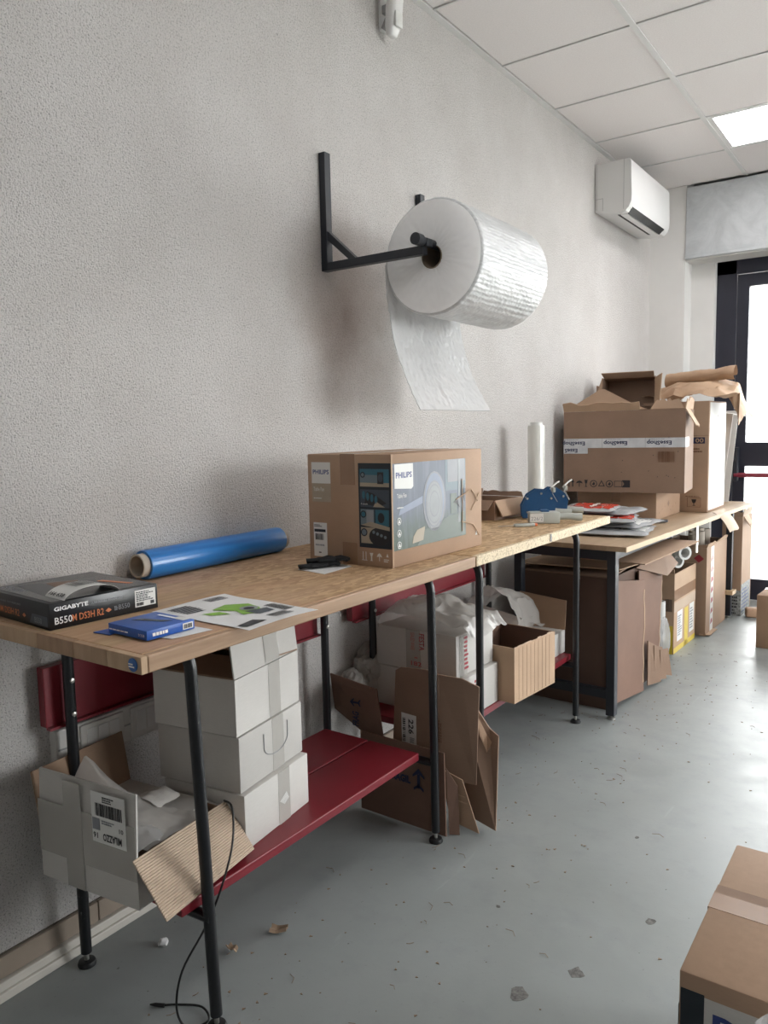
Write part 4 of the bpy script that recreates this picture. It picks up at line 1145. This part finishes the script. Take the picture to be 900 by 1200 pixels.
# black cable over the flap
def cable():
    pts = []
    ctl = [V(.372, 1.19, .416), V(.42, 1.17, .419), V(.458, 1.13, .36), V(.468, 1.08, .28), V(.445, 1.05, .2), V(.428, 1.0, .128), V(.422, .985, .05), V(.44, .995, .006), V(.463, 1.035, .005), V(.42, 1.055, .005), V(.37, 1.03, .005), V(.345, 1.011, .005)]
    for i in range(len(ctl)-1):
        p0, p1, p2, p3 = ctl[max(i-1, 0)], ctl[i], ctl[i+1], ctl[min(i+2, len(ctl)-1)]
        for k in range(6):
            t = k/6; pts.append(.5*((2*p1)+(p2-p0)*t+(2*p0-5*p1+4*p2-p3)*t*t+(3*p1-p0-3*p2+p3)*t**3))
    pts.append(ctl[-1])
    r = thing('cable', 'thin black cable trailing over the corrugated flap to the floor', 'cable', (0, 0, 0))
    MB().tube(pts, .0024, 8).build('wire', 'cable', r, 60)
    MB().tube([ctl[-1]+V(.002, 0, 0), ctl[-1]+V(-.018, -.010, 0), ctl[-1]+V(-.028, -.016, 0)], .004, 10, True, [.0045, .004, .0015]).build('plug', 'cable', r, 60)
cable()

# ================================================================== FLATTENED CARDBOARD BETWEEN THE BENCHES
def sheets():
    def sheet(name, label, pts, mt, th=.005, folds=None):
        r = thing(name, label, 'cardboard')
        MB().prism(pts, th).build('panel', mt, r); return r
    # A: leaning beside the wall
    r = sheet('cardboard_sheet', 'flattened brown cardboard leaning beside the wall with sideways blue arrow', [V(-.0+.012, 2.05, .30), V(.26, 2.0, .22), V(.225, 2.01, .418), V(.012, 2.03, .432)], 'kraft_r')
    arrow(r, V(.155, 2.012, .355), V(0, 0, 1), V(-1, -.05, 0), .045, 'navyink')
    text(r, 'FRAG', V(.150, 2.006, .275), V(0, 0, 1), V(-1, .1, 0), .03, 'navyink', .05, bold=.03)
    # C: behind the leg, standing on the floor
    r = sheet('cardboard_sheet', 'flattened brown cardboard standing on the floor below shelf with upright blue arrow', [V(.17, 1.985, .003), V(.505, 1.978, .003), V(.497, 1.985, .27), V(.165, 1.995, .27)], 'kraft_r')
    arrow(r, V(.405, 1.9775, .125), V(1, 0, 0), V(0, 0, 1), .075, 'navyink')
    text(r, 'FRAGIL', V(.290, 1.9765, .142), V(1, 0, 0), V(0, 0, 1), .026, 'navyink', .085, bold=.05)
    # B: big sheet with the number label
    r = thing('cardboard_sheet', 'large bent brown cardboard sheet with white number label leaning behind the leg', 'cardboard')
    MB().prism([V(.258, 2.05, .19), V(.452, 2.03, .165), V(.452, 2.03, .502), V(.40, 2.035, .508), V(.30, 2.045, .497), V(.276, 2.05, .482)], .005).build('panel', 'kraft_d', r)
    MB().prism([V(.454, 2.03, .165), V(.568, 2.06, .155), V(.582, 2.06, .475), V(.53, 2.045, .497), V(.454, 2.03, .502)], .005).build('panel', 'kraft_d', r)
    decal(r, [V(.300, 2.042, .24), V(.362, 2.0355, .235), V(.362, 2.0355, .345), V(.300, 2.042, .345)], 'label', 'label')
    text(r, '226', V(.330, 2.037, .330), V(0, 0, -1), V(1, -.1, 0), .022, 'ink', .05, bold=.02); bars(r, V(.305, 2.0402, .25), V(1, -.1, 0), V(0, 0, 1), .012, .08, 'ink', 14, 2, horiz=True); strokes(r, V(.335, 2.0375, .25), V(1, -.1, 0), V(0, 0, 1), .02, .02, 4, 'greyink', 2)
    strokes(r, V(.462, 2.0275, .28), V(0, 0, 1), V(-1, -.2, 0), .08, .012, 2, 'brownprint', 2)
    # D: rear sheet out to the right
    r = thing('cardboard_sheet', 'brown cardboard panel at the right rear standing on the floor past the leg', 'cardboard')
    MB().prism([V(.50, 2.11, .02), V(.628, 2.075, .014), V(.612, 2.13, .30), V(.575, 2.14, .315), V(.52, 2.125, .40), V(.49, 2.11, .40)], .005).build('panel', 'kraft_d', r)
    MB().prism([V(.53, 2.112, .385), V(.575, 2.12, .30), V(.60, 2.105, .285), V(.585, 2.10, .25), V(.56, 2.10, .30)], .004).build('torn_strip', 'kraft', r)
    # E: small flap
    r = thing('cardboard_sheet', 'small pale cardboard flap slanting on the floor against the leg', 'cardboard')
    MB().prism([V(.46, 2.02, .20), V(.535, 2.03, .175), V(.585, 2.045, .006), V(.49, 2.03, .03)], .004).build('panel', 'kraft', r)
    for k in range(2): decal(r, [V(.50+.006*k, 2.018-.001, .13-.02*k), V(.545+.006*k, 2.026, .12-.02*k), V(.545+.006*k, 2.026, .123-.02*k), V(.50+.006*k, 2.018, .133-.02*k)], 'kraft_l', 'scuff')
    r = thing('cardboard_sheet', 'narrow brown cardboard edge standing right beside the leg foot', 'cardboard')
    MB().prism([V(.506, 1.995, .003), V(.535, 2.01, .003), V(.53, 2.01, .16), V(.50, 1.99, .22)], .004).build('panel', 'kraft_r', r)
sheets()

# ================================================================== UNDER THE SECOND BENCH
def second_shelf():
    b = Carton('white_carton', 'small white carton low on the red shelf beneath the bagged one', (.27, 2.32, SH), (.36, .25, .145), -.02, 'wcard', bulge=.003, cat='carton')
    for k in range(2): b.strokes('+x', .03+.05*k, .02, .03, .11, 7, 'redink', 3+k)
    a = Carton('white_carton', 'white carton with red lettering and plastic bag draped over it', (.265, 2.315, SH+.148), (.335, .25, .145), -.03, 'wcard2', bulge=.003, cat='carton')
    a.text('-y', 'FESTA', .185, .135, .022, 'redink', .060, rot=-PI/2, bold=.02); a.text('-y', 'SEALED WARE', .150, .135, .016, 'redink', .062, rot=-PI/2)
    a.text('-y', '182', .15, .018, .016, 'redink', .045, bold=.02); a.decal('-y', .13, 0, .06, .145, 'cltape', 'tape'); a.strokes('-y', .165, .045, .02, .008, 1, 'redink', 1)
    a.strokes('+x', .05, .02, .03, .12, 8, 'redink', 8); a.decal('+x', .02, 0, .05, .14, 'cltape', 'tape')
    # bag draped over
    def f(u, v):
        x = -.185+.40*u; y = -.118+.25*v; z = .150+.075*math.sin(PI*min(1, max(0, u*1.05)))*math.sin(PI*min(1, v*.9+.08))
        if u > .92: z -= (u-.92)*.5
        if u < .12: z -= (.12-u)*1.0
        return (x, y, z+.014)
    bag = drape('plastic_bag', f, 70, 60, .019, 11, 2, 'bag', 'crumpled white plastic bag draped over the red lettered white carton', 'plastic bag', smooth=26)
    bag.location = a.root.location; bag.rotation_euler = (0, 0, -.03)
    crumple('plastic_bag', 'pale plastic bag hanging beside the wall left of the red lettered carton', 'plastic bag', (.05, 2.26, .315), (.12, .22, .17), 4, 'bag', .34, 5, 2.0)
    crumple('plastic_bag', 'crumpled plastic film low on the shelf behind the sideways arrow cardboard', 'plastic bag', (.052, 2.10, .292), (.10, .09, .14), 11, 'bag', .30, 5, 2.0)
    # brown open box
    c = Carton('open_box', 'open tan box jutting out over the red shelf edge', (.410, 2.600, SH), (.245, .297, .202), -.095, 'kraft_l', True, inside='kraft_r', th=.005)
    mb = MB(); rnd = random.Random(3)
    for k in range(9): 
        x = .03+.028*k; mb.b2(c.pt('+x', x, .004, .0), c.pt('+x', x+.0016, .198, .0008))
    mb.build('flute_line', 'kraft', c.root)
    pts = [c.pt('+x', 0, .202, .0)]
    top = MB()
    for k in range(12):
        x = .004+.0235*k; h = rnd.uniform(.001, .006); top.b2(c.pt('+x', x, .200, -.004), c.pt('+x', x+.0235, .202+h, -.001))
    top.build('torn_edge', 'cedge', c.root)
    # 01 carton
    d = Carton('white_carton', 'white carton with black number on its lid and a raised brown flap', (.235, 2.985, SH), (.365, .335, .098), -.02, 'wcard2', bulge=.002, cat='carton')
    d.text('top', '01', .255, .14, .055, 'ink', .09, .0012, rot=.5)
    MB().prism([V(-.04, .165, .098), V(.183, .165, .098), V(.183, .18, .225), V(-.04, .18, .245)], .004).build('flap', 'kraft', d.root)
    MB().prism([V(-.18, -.12, .10), V(.06, -.155, .105), V(.09, -.06, .185), V(-.16, -.02, .215)], .003).build('lid_flap', 'wcard', d.root)
    strokes(d.root, V(-.05, -.135+.022, .128), V(.9, -.13, .03), V(.1, .3, .3), .07, .02, 2, 'ink', 3); text(d.root, 'NIKOS', V(-.01, -.128, .128), V(.9, -.05, .05), V(.08, .4, .35), .016, 'ink', .05, bold=.02)
    def g(u, v):
        x = -.17+.27*u; y = -.10+.22*v; z = .14+.14*math.sin(PI*u)**.7*(1-.5*v)+.02
        if u > .8: z -= (u-.8)*.55
        return (x, y, max(z, .118))
    bag2 = drape('plastic_bag', g, 44, 36, .024, 10, 6, 'bag', 'white plastic bag slumped on the numbered white carton behind tan box', 'plastic bag', smooth=26)
    bag2.location = d.root.location
second_shelf()

# ================================================================== UNDER THE THIRD BENCH
def third():
    # huge brown carton with front flaps swung open
    W, D, H = .46, .60, .60
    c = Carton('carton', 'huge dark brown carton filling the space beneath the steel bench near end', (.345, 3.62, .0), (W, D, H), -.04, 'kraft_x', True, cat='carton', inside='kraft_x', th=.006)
    c.decal('-y', .0, .055, W, .002, 'brownprint', 'fold_line')
    o, u, v, n, w_ = c.fr('+x')
    def P(a, b, off): return o+u*a+v*b+n*off
    pts = [P(-.03, .05, .040), P(.335, .004, .040)] + jz(P(.335, .004, .040), P(.325, .545, .040), 12, .010, 4) + [P(.325, .545, .040), P(-.03, .60, .040)]
    eg = jz(P(.335, .004, .0435), P(.325, .545, .0435), 12, .010, 4)
    MB().prism(eg + [q_+V(0, -.010, 0) for q_ in reversed(eg)], .0012).build('torn_edge', 'kraft_l', c.root)
    lab(MB().prism(pts, .006).build('flap', 'kraft_r', c.root), 'torn dark flap swung open beside the square leg')
    pts = [P(.31, .15, .018), P(.62, .10, .018)] + jz(P(.62, .10, .018), P(.655, .53, .018), 10, .008, 8) + [P(.655, .53, .018), P(.31, .59, .018)]
    eg = jz(P(.62, .10, .0215), P(.655, .53, .0215), 10, .008, 8)
    MB().prism(eg + [q_+V(0, -.009, 0) for q_ in reversed(eg)], .0012).build('torn_edge', 'kraft_l', c.root)
    MB().prism(pts, .006).build('flap', 'kraft_r', c.root)
    c.flap('-y', -86, .20, 'kraft_d', 0, 1); c.flap('+y', -86, .2, 'kraft_d', 0, 1)
    # torn stack of pieces at its foot
    for k in range(3):
        r = tag(MB().prism([V(.625+.012*k, 3.68+.07*k, .02+.01*k), V(.655+.010*k, 3.80+.06*k, .012), V(.63+.012*k, 3.80+.06*k, .19-.02*k), V(.618+.012*k, 3.70+.06*k, .235-.035*k)], .005).build('cardboard_scrap', 'kraft_d'), ('torn cardboard scrap nearest the big open flap', 'torn cardboard scrap in the middle of the three below the bench', 'torn cardboard scrap furthest along below the bench')[k], 'cardboard')
    # sheets lying above the huge carton under the top
    tag(MB().prism([V(.20, 3.40, .668), V(.70, 3.36, .668), V(.78, 3.98, .695), V(.24, 3.98, .690)], .005).build('cardboard_sheet', 'kraft'), 'light brown cardboard sheet sticking out just under the steel bench top', 'cardboard')
    tag(MB().prism([V(.10, 3.34, .632), V(.58, 3.38, .630), V(.66, 3.95, .628), V(.15, 4.0, .630)], .005).build('cardboard_sheet', 'kraft_l'), 'tan cardboard sheet lying across the huge dark carton', 'cardboard')
    tag(MB().prism([V(.58, 3.62, .60), V(.60, 4.02, .648), V(.64, 4.14, .55), V(.645, 3.92, .520)], .005).build('cardboard_sheet', 'kraft_d'), 'brown cardboard lid sloping down above the yellow taped carton', 'cardboard')
    # carton with yellow tape
    c = Carton('carton', 'pale carton with yellow printed tape and tubes poking out', (.42, 4.545, 0), (.325, .42, .452), -.03, 'kraft_l', True, cat='carton', inside='kraft_in', th=.005)
    c.decal('+x', .20, .005, .07, .22, 'yellow', 'yellow_tape'); c.decal('+x', .0, .002, .42, .03, 'yellow', 'yellow_tape'); c.decal('-y', .27, .0, .05, .16, 'yellow', 'yellow_tape')
    c.decal('+x', .0, .235, .42, .055, 'corr', 'tape'); c.decal('+x', .0, .30, .42, .06, 'tape', 'tape'); c.decal('+x', .30, .06, .09, .17, 'label', 'label'); c.strokes('+x', .31, .08, .07, .13, 8, 'greyink', 3)
    c.decal('+x', .06, .06, .10, .17, 'paper', 'label'); c.strokes('+x', .07, .09, .08, .12, 9, 'greyink', 5); c.bars('-y', .275, .24, .04, .07, 'ink', 8, 4)
    c.flap('-y', 25, .03, 'kraft_l', 0, 1, 0, .01)
    tubes = [(.50, 4.37, .41, .72, 0), (.53, 4.50, .40, .60, 1), (.46, 4.46, .42, .62, 2)]
    for k, (x, y, z, L, q) in enumerate(((.463, 4.616, .548, .34, 0), (.40, 4.47, .50, .30, 1), (.42, 4.60, .495, .30, 2))):
        r = thing('cardboard_tube', ('white cardboard tube lying highest above the yellow taped carton', 'grey cardboard tube in front inside the yellow taped carton', 'grey cardboard tube at the back inside the yellow taped carton')[k], 'tube', (x, y, z), -.75 if k == 0 else -.55)
        m, R = MB().lathe([(.027, -L/2), (.040, -L/2), (.040, L/2), (.027, L/2), (.027, -L/2)], 28, 'X'); m.build('tube_wall', 'label', r, 40)
    # film bundle at its near foot
    crumple('plastic_film', 'clear crumpled film hanging in front of the yellow taped carton', 'plastic film', (.575, 4.14, .002), (.05, .12, .24), 6, 'clearbag', .25, 4, 2.0)
    r = thing('cardboard_tube', 'short white tube standing in the clear film by the yellow taped carton', 'tube', (.53, 4.22, .10), 0)
    m, R = MB().lathe([(.022, 0), (.028, 0), (.028, .22), (.022, .22), (.022, 0)], 24, 'Z'); m.build('tube_wall', 'label', r, 40)
    # tall brown carton with red mark
    c = Carton('carton', 'tall brown open carton with red diamond mark and ragged taped side', (.49, 5.065, 0), (.30, .50, .535), -.02, 'kraft', True, cat='carton', inside='kraft_d', th=.005)
    c.poly('-y', [(.225, .47), (.255, .495), (.285, .47), (.255, .445)], 'redink', 'mark'); c.decal('+x', .10, .01, .07, .52, 'label', 'torn_tape'); 
    for k in range(7): c.poly('+x', [(.11, .05+.065*k), (.16, .06+.065*k), (.15, .085+.065*k), (.12, .08+.065*k)], 'redink', 'mark', .0012)
    c.flap('+x', 20, .02, 'kraft_l', 0, 1, 0, .014, 6); c.flap('-y', 18, .02, 'kraft', .0, 1, 0, .008, 4)
    tag(MB().prism([V(.60, 4.80, .010), V(.66, 4.83, .006), V(.665, 5.0, .006), V(.61, 4.98, .012)], .004).build('cardboard_scrap', 'kraft_l'), 'cardboard scrap on the floor at foot of the red marked carton', 'cardboard')
    for k in range(5):
        y = 4.93+.075*k; z = .55+.012*(k % 2)
        r = thing('cardboard_tube', ('white cardboard tube nearest the camera in the red marked carton', 'second white cardboard tube from the near end in the red marked carton', 'middle white cardboard tube in the red marked carton', 'fourth white cardboard tube from the near end in the red marked carton', 'white cardboard tube nearest the door in the red marked carton')[k], 'tube', (.53-.02*(k % 2), y, .05), 0, 'tubes standing in the red marked carton')
        m, R = MB().lathe([(.024, 0), (.030, 0), (.030, z), (.024, z), (.024, 0)], 22, 'Z'); m.build('tube_wall', 'core', r, 40)
    # carton behind the far leg
    c = Carton('carton', 'narrow tall brown carton standing past the far bench leg with printed base', (.655, 5.585, 0), (.125, .28, .66), -.03, 'kraft', True, cat='carton', inside='kraft_d', th=.005)
    c.decal('-y', .0, 0, .125, .17, 'newsprint', 'printed_band'); c.decal('+x', 0, 0, .26, .21, 'newsprint', 'printed_band'); c.strokes('-y', .01, .01, .10, .15, 7, 'ink', 4); c.strokes('+x', .02, .02, .2, .17, 7, 'phblue', 4, fill=.35)
    c.flap('+x', 12, .06, 'corr', 0, .9, .01, .02, 3); c.flap('-y', 8, .03, 'kraft', 0, 1, 0, .006, 3); c.flap('+x', 150, .07, 'kraft_l', .1, .6, .02, .01, 3)
    tag(MB().box((.790, 5.46, .0315), (.10, .07, .062), .3, .014, 3).build('cardboard_chunk', 'kraft', None, 50), 'small rounded brown cardboard chunk on the floor by the door', 'cardboard')
third()

# ================================================================== FLOOR
c = Carton('carton', 'brown closed carton on the floor at the right edge by the door', (1.14, 4.90, 0), (.40, .40, .305), -.06, 'kraft', bulge=.004, cat='carton'); c.tape(.05, 'x', 'cltape', .05)
def right_box():
    W, D, H = .46, .452, .40
    c = Carton('fan_carton', 'brown topped carton with navy and white printed side in the near right corner', (1.397+W/2, 1.436, 0), (W, D, H), .0, 'kraft', bulge=.004, cat='carton')
    c.tape(.058, 'x', 'tape', .05)
    c.decal('top', .0, .25, .46, .028, 'kraft_d', 'scuff')
    c.decal('-y', .003, 0, .036, H-.028, 'darkprint', 'print'); c.decal('-y', .039, 0, .40, H-.032, 'wcard', 'print', .0005)
    c.text('-y', 'PHILIPS', .052, H-.098, .045, 'phblue', .23, .0012, bold=.03)
    c.decal('+x', 0, 0, .45, .3, 'meadow', 'print'); c.decal('-x', .02, 0, .43, .34, 'darkprint', 'print')
    m = crumple('plastic_bag', 'clear crumpled plastic bag in front of the near right carton', 'plastic bag', (1.575, 1.105, .001), (.15, .12, .47), 9, 'clearbag', .28, 5, 2.0)
right_box()
def scraps():
    r = random.Random(12)
    fl = bpy.data.objects['floor']
    for x, y, q in ((.985, 1.485, .022), (1.066, 1.622, .018), (1.155, 1.907, .013), (1.0, 2.3, .007), (.80, 1.75, .006), (1.3, 2.25, .008)):
        n = 11; MB().prism([V(x+q*(1+r.uniform(-.35, .3))*math.cos(2*PI*k/n), y+q*(1+r.uniform(-.35, .3))*math.sin(2*PI*k/n), .0003) for k in range(n)], .0006).build('paint_chip', 'stonechip', fl)
    for k, (x, y, sx, sy, m, lb) in enumerate(((.383, 1.345, .022, .016, 'scrapwood', 'curled brown cardboard scrap lying alone on the floor in front of shelf'), (.337, 1.228, .007, .018, 'cedge', 'thin pale wood splinter on the floor left of the brown scrap'))):
        o = MB().grid(lambda a, b: (sx*(a-.5)*2, sy*(b-.5)*2*(1-.25*a), .006+.012*abs(a-.4)+.004*math.sin(b*7)), 6, 5, .002).build('floor_scrap', m); o.location = (x, y, 0); o.rotation_euler = (0, 0, .5+k); tag(o, lb, 'scrap')
    crumple('paper_scrap', 'tiny crumpled white paper scrap on floor under the bench', 'scrap', (.175, 1.148, 0), (.022, .022, .018), 3, 'paper', .5, 2)
    mb = MB()
    for k in range(420):
        x, y = r.uniform(.45, 1.9), r.uniform(.8, 4.6)
        if r.random() < .5: x = r.uniform(.3, .9)
        L, a = r.uniform(.002, .010), r.uniform(0, PI)
        if r.random() < .18:
            L *= 2.2; c1 = V(x, y, .001); mb.tube([c1, c1+V(L*math.cos(a), L*math.sin(a), .002), c1+V(L*2*math.cos(a+.5), L*2*math.sin(a+.5), .001)], .0007, 4)
        else:
            mb.prism([V(x, y, .0012), V(x+L*math.cos(a), y+L*math.sin(a), .0012), V(x+L*.7*math.cos(a+1.1), y+L*.7*math.sin(a+1.1), .0012)], .0015)
    tag(mb.build('floor_crumbs', 'scrapwood'), 'small crumbs and threads scattered over the grey floor', 'debris', None, 'stuff')
scraps()

# ================================================================== ON THE WALL
def wrap_roll():
    r = thing('wall_bracket', 'black steel wall bracket with long arms holding the bubble wrap roll', 'bracket', (0, 0, 0))
    for y in (2.072, 2.66):
        MB().b2((.001, y-.015, 1.805), (.026, y+.015, 2.185), .001).build('upright', 'dsteel', r)
        MB().b2((.0, y-.013, 1.805), (.400, y+.013, 1.831), .001).build('arm', 'dsteel', r)
        MB().prism([V(.024, y, 1.935), V(.024, y, 1.905), V(.115, y, 1.828), V(.140, y, 1.831)], .022).build('brace', 'dsteel', r)
        MB().b2((.385, y-.016, 1.826), (.418, y+.016, 1.85), .003).build('rod_cradle', 'dsteel', r)
    MB().tube([(.402, 2.02, 1.842), (.402, 2.71, 1.842)], .0135, 16).build('rod', 'dsteel', r, 40)
    m, R = MB().lathe([(0, 0), (.018, 0), (.018, .03), (0, .03)], 16, 'Y', (.402, 2.012, 1.842)); m.build('rod_cap', 'dsteel', r, 40)
    w_ = thing('bubble_wrap_roll', 'big white bubble wrap roll on the wall bracket with sheet hanging', 'bubble wrap', (.398, 0, 1.806))
    y0, y1, Ro, Ri = 2.115, 2.60, .178, .036
    n = 180; mb = MB(); ny = 120; rings = []
    for j in range(ny+1):
        y = y0+(y1-y0)*j/ny; ring = []
        for k in range(n):
            a = 2*PI*k/n; e = min(j, ny-j)
            rr = Ro-(.007 if e == 0 else .002 if e == 1 else 0)+(.0014*noise.noise(V(math.cos(a)*5, y*12, math.sin(a)*5))+.0011*noise.noise(V(math.cos(a)*14, y*70, math.sin(a)*14))+.0006*math.sin(a*46+2*noise.noise(V(y*9, a, 0)))*(.5+.5*math.sin(y*30+a*5)))*(1 if e else 0)
            ring.append(mb.b.verts.new((rr*math.cos(a), y, rr*math.sin(a))))
        rings.append(ring)
    for A, B in zip(rings, rings[1:]):
        for k in range(n): mb.b.faces.new((A[k], A[(k+1) % n], B[(k+1) % n], B[k]))
    for y, s_, edge in ((y0, 1, rings[0]), (y1, -1, rings[-1])):
        prev = edge
        for i in range(11, -1, -1):
            rr = Ri+(Ro-.010-Ri)*i/11
            ring = [mb.b.verts.new((rr*math.cos(2*PI*k/n), y+s_*(.0012*(i % 2)+.002*noise.noise(V(k*.3, i*.9, y))), rr*math.sin(2*PI*k/n))) for k in range(n)]
            for k in range(n): mb.b.faces.new((prev[k], prev[(k+1) % n], ring[(k+1) % n], ring[k])).material_index = 1
            prev = ring
    mb.build('wrap_layers', ['bubble', 'bubble_end'], w_, 60)
    m, R = MB().lathe([(.0335, y0-.003), (.036, y0-.003), (.036, y1+.003), (.0335, y1+.003), (.0335, y0-.003)], 40, 'Y'); m.build('core', 'coreins', w_, 40)
    # hanging sheet from the wall side, curling forward at the foot
    def f(a, b):
        z = .0-.47*b; x = -.1795+.0*b
        x += .128*b**2.4
        y = y0+.006+(y1-y0-.012)*a
        x += .0045*math.sin(a*9+b*4)*b + .010*noise.noise(V(a*3, b*4, 2.2))*b + .0026*noise.noise(V(a*26, b*22, 5))*min(1, b*6) + .0016*noise.noise(V(a*60, b*50, 9))*min(1, b*6)
        return (x, y, z-.01*0)
    MB().grid(f, 120, 110, .0030).build('hanging_sheet', 'bubblesheet', w_, 60)
wrap_roll()
def aircon():
    r = thing('air_conditioner', 'white split air conditioner unit high on the left wall', 'air conditioner', (0, 0, 0))
    y0, y1 = 4.625, 5.42
    pr = [(.004, 2.805), (.19, 2.805), (.205, 2.80), (.212, 2.785), (.217, 2.60), (.214, 2.565), (.203, 2.535), (.185, 2.515), (.150, 2.508), (.06, 2.520), (.004, 2.532)]
    mb = MB(); A = [mb.b.verts.new((x, y0, z)) for x, z in pr]; B = [mb.b.verts.new((x, y1, z)) for x, z in pr]
    mb.b.faces.new(A); mb.b.faces.new(B)
    for i in range(len(pr)): mb.b.faces.new((A[i], A[(i+1) % len(pr)], B[(i+1) % len(pr)], B[i]))
    mb.build('body', 'acwhite', r, 35)
    # front panel, slightly proud
    fp = [(.19, 2.808), (.206, 2.803), (.2145, 2.786), (.2195, 2.60), (.2165, 2.563), (.205, 2.533), (.202, 2.535), (.212, 2.565), (.215, 2.60), (.209, 2.785), (.19, 2.803)]
    mb = MB(); A = [mb.b.verts.new((x, y0-.001, z)) for x, z in fp]; B = [mb.b.verts.new((x, y1+.001, z)) for x, z in fp]
    for i in range(len(fp)): mb.b.faces.new((A[i], A[(i+1) % len(fp)], B[(i+1) % len(fp)], B[i]))
    n_ = len(fp)
    for i in range(n_//2): 
        for Q in (A, B):
            try: mb.b.faces.new((Q[i], Q[i+1], Q[n_-2-i], Q[n_-1-i]))
            except ValueError: pass
    mb.build('front_panel', 'acwhite', r, 35)
    MB().b2((.172, y0-.0008, 2.525), (.174, y0+.001, 2.804)).build('side_seam', 'acgrey', r)
    MB().b2((.008, y0-.0008, 2.604), (.05, y0+.001, 2.606)).b2((.048, y0-.0008, 2.535), (.05, y0+.001, 2.606)).build('pipe_cover_seam', 'acgrey', r)
    MB().b2((.012, y0-.0008, 2.54), (.0135, y0+.001, 2.80)).build('side_seam', 'acgrey', r)
    # outlet: two dark slots with the louvre blade between them
    MB().prism([V(.2095, y0+.05, 2.5415), V(.2095, y1-.09, 2.5415), V(.179, y1-.10, 2.5105), V(.179, y0+.06, 2.5105)], .007).build('air_outlet', 'darkslot', r)
    MB().prism([V(.140, y0+.05, 2.5085), V(.140, y1-.14, 2.5085), V(.122, y1-.14, 2.5105), V(.122, y0+.05, 2.5105)], .003).build('air_outlet', 'darkslot', r)
    MB().prism([V(.177, y0+.055, 2.5085), V(.177, y1-.11, 2.5085), V(.142, y1-.12, 2.507), V(.142, y0+.045, 2.507)], .006).build('louvre', 'acwhite', r)
    MB().b2((.2175, 5.10, 2.60), (.2188, 5.112, 2.604)).build('indicator', 'darkslot', r)
aircon()
def sensor():
    r = thing('motion_sensor', 'white motion sensor on a small bracket at the top of wall', 'sensor', (0, 2.44, 2.74))
    MB().b2((.001, -.022, -.035), (.010, .022, .10), .002).build('wall_plate', 'acwhite', r)
    MB().b2((.01, -.014, .02), (.04, .014, .05), .003).build('arm', 'acgrey', r)
    MB().prism([V(.012, -.02, -.03), V(.03, -.02, .0), V(.03, .02, .0), V(.012, .02, -.03)], .003).build('clip', 'acgrey', r)
    m = MB()
    rings = []
    for z, w_, d0, d1 in ((.13, .024, .062, .085), (.10, .031, .050, .088), (.03, .033, .032, .078), (-.03, .031, .028, .068), (-.058, .024, .030, .055), (-.062, .016, .034, .048)):
        ring = []
        for k in range(20):
            a = 2*PI*k/20; cx, cy = math.cos(a), math.sin(a)
            ring.append(m.b.verts.new(((d0+d1)/2+(d1-d0)/2*(abs(cx)**.6)*(1 if cx > 0 else -1), w_*(abs(cy)**.6)*(1 if cy > 0 else -1), z)))
        rings.append(ring)
    for A, B in zip(rings, rings[1:]):
        for k in range(20): m.b.faces.new((A[k], A[(k+1) % 20], B[(k+1) % 20], B[k]))
    m.b.faces.new(rings[0]); m.b.faces.new(rings[-1])
    m.build('housing', 'acwhite', r, 50)
    MB().box((.0735, 0, -.012), (.008, .045, .05), 0, .003).build('lens', 'label', r, 50)
sensor()
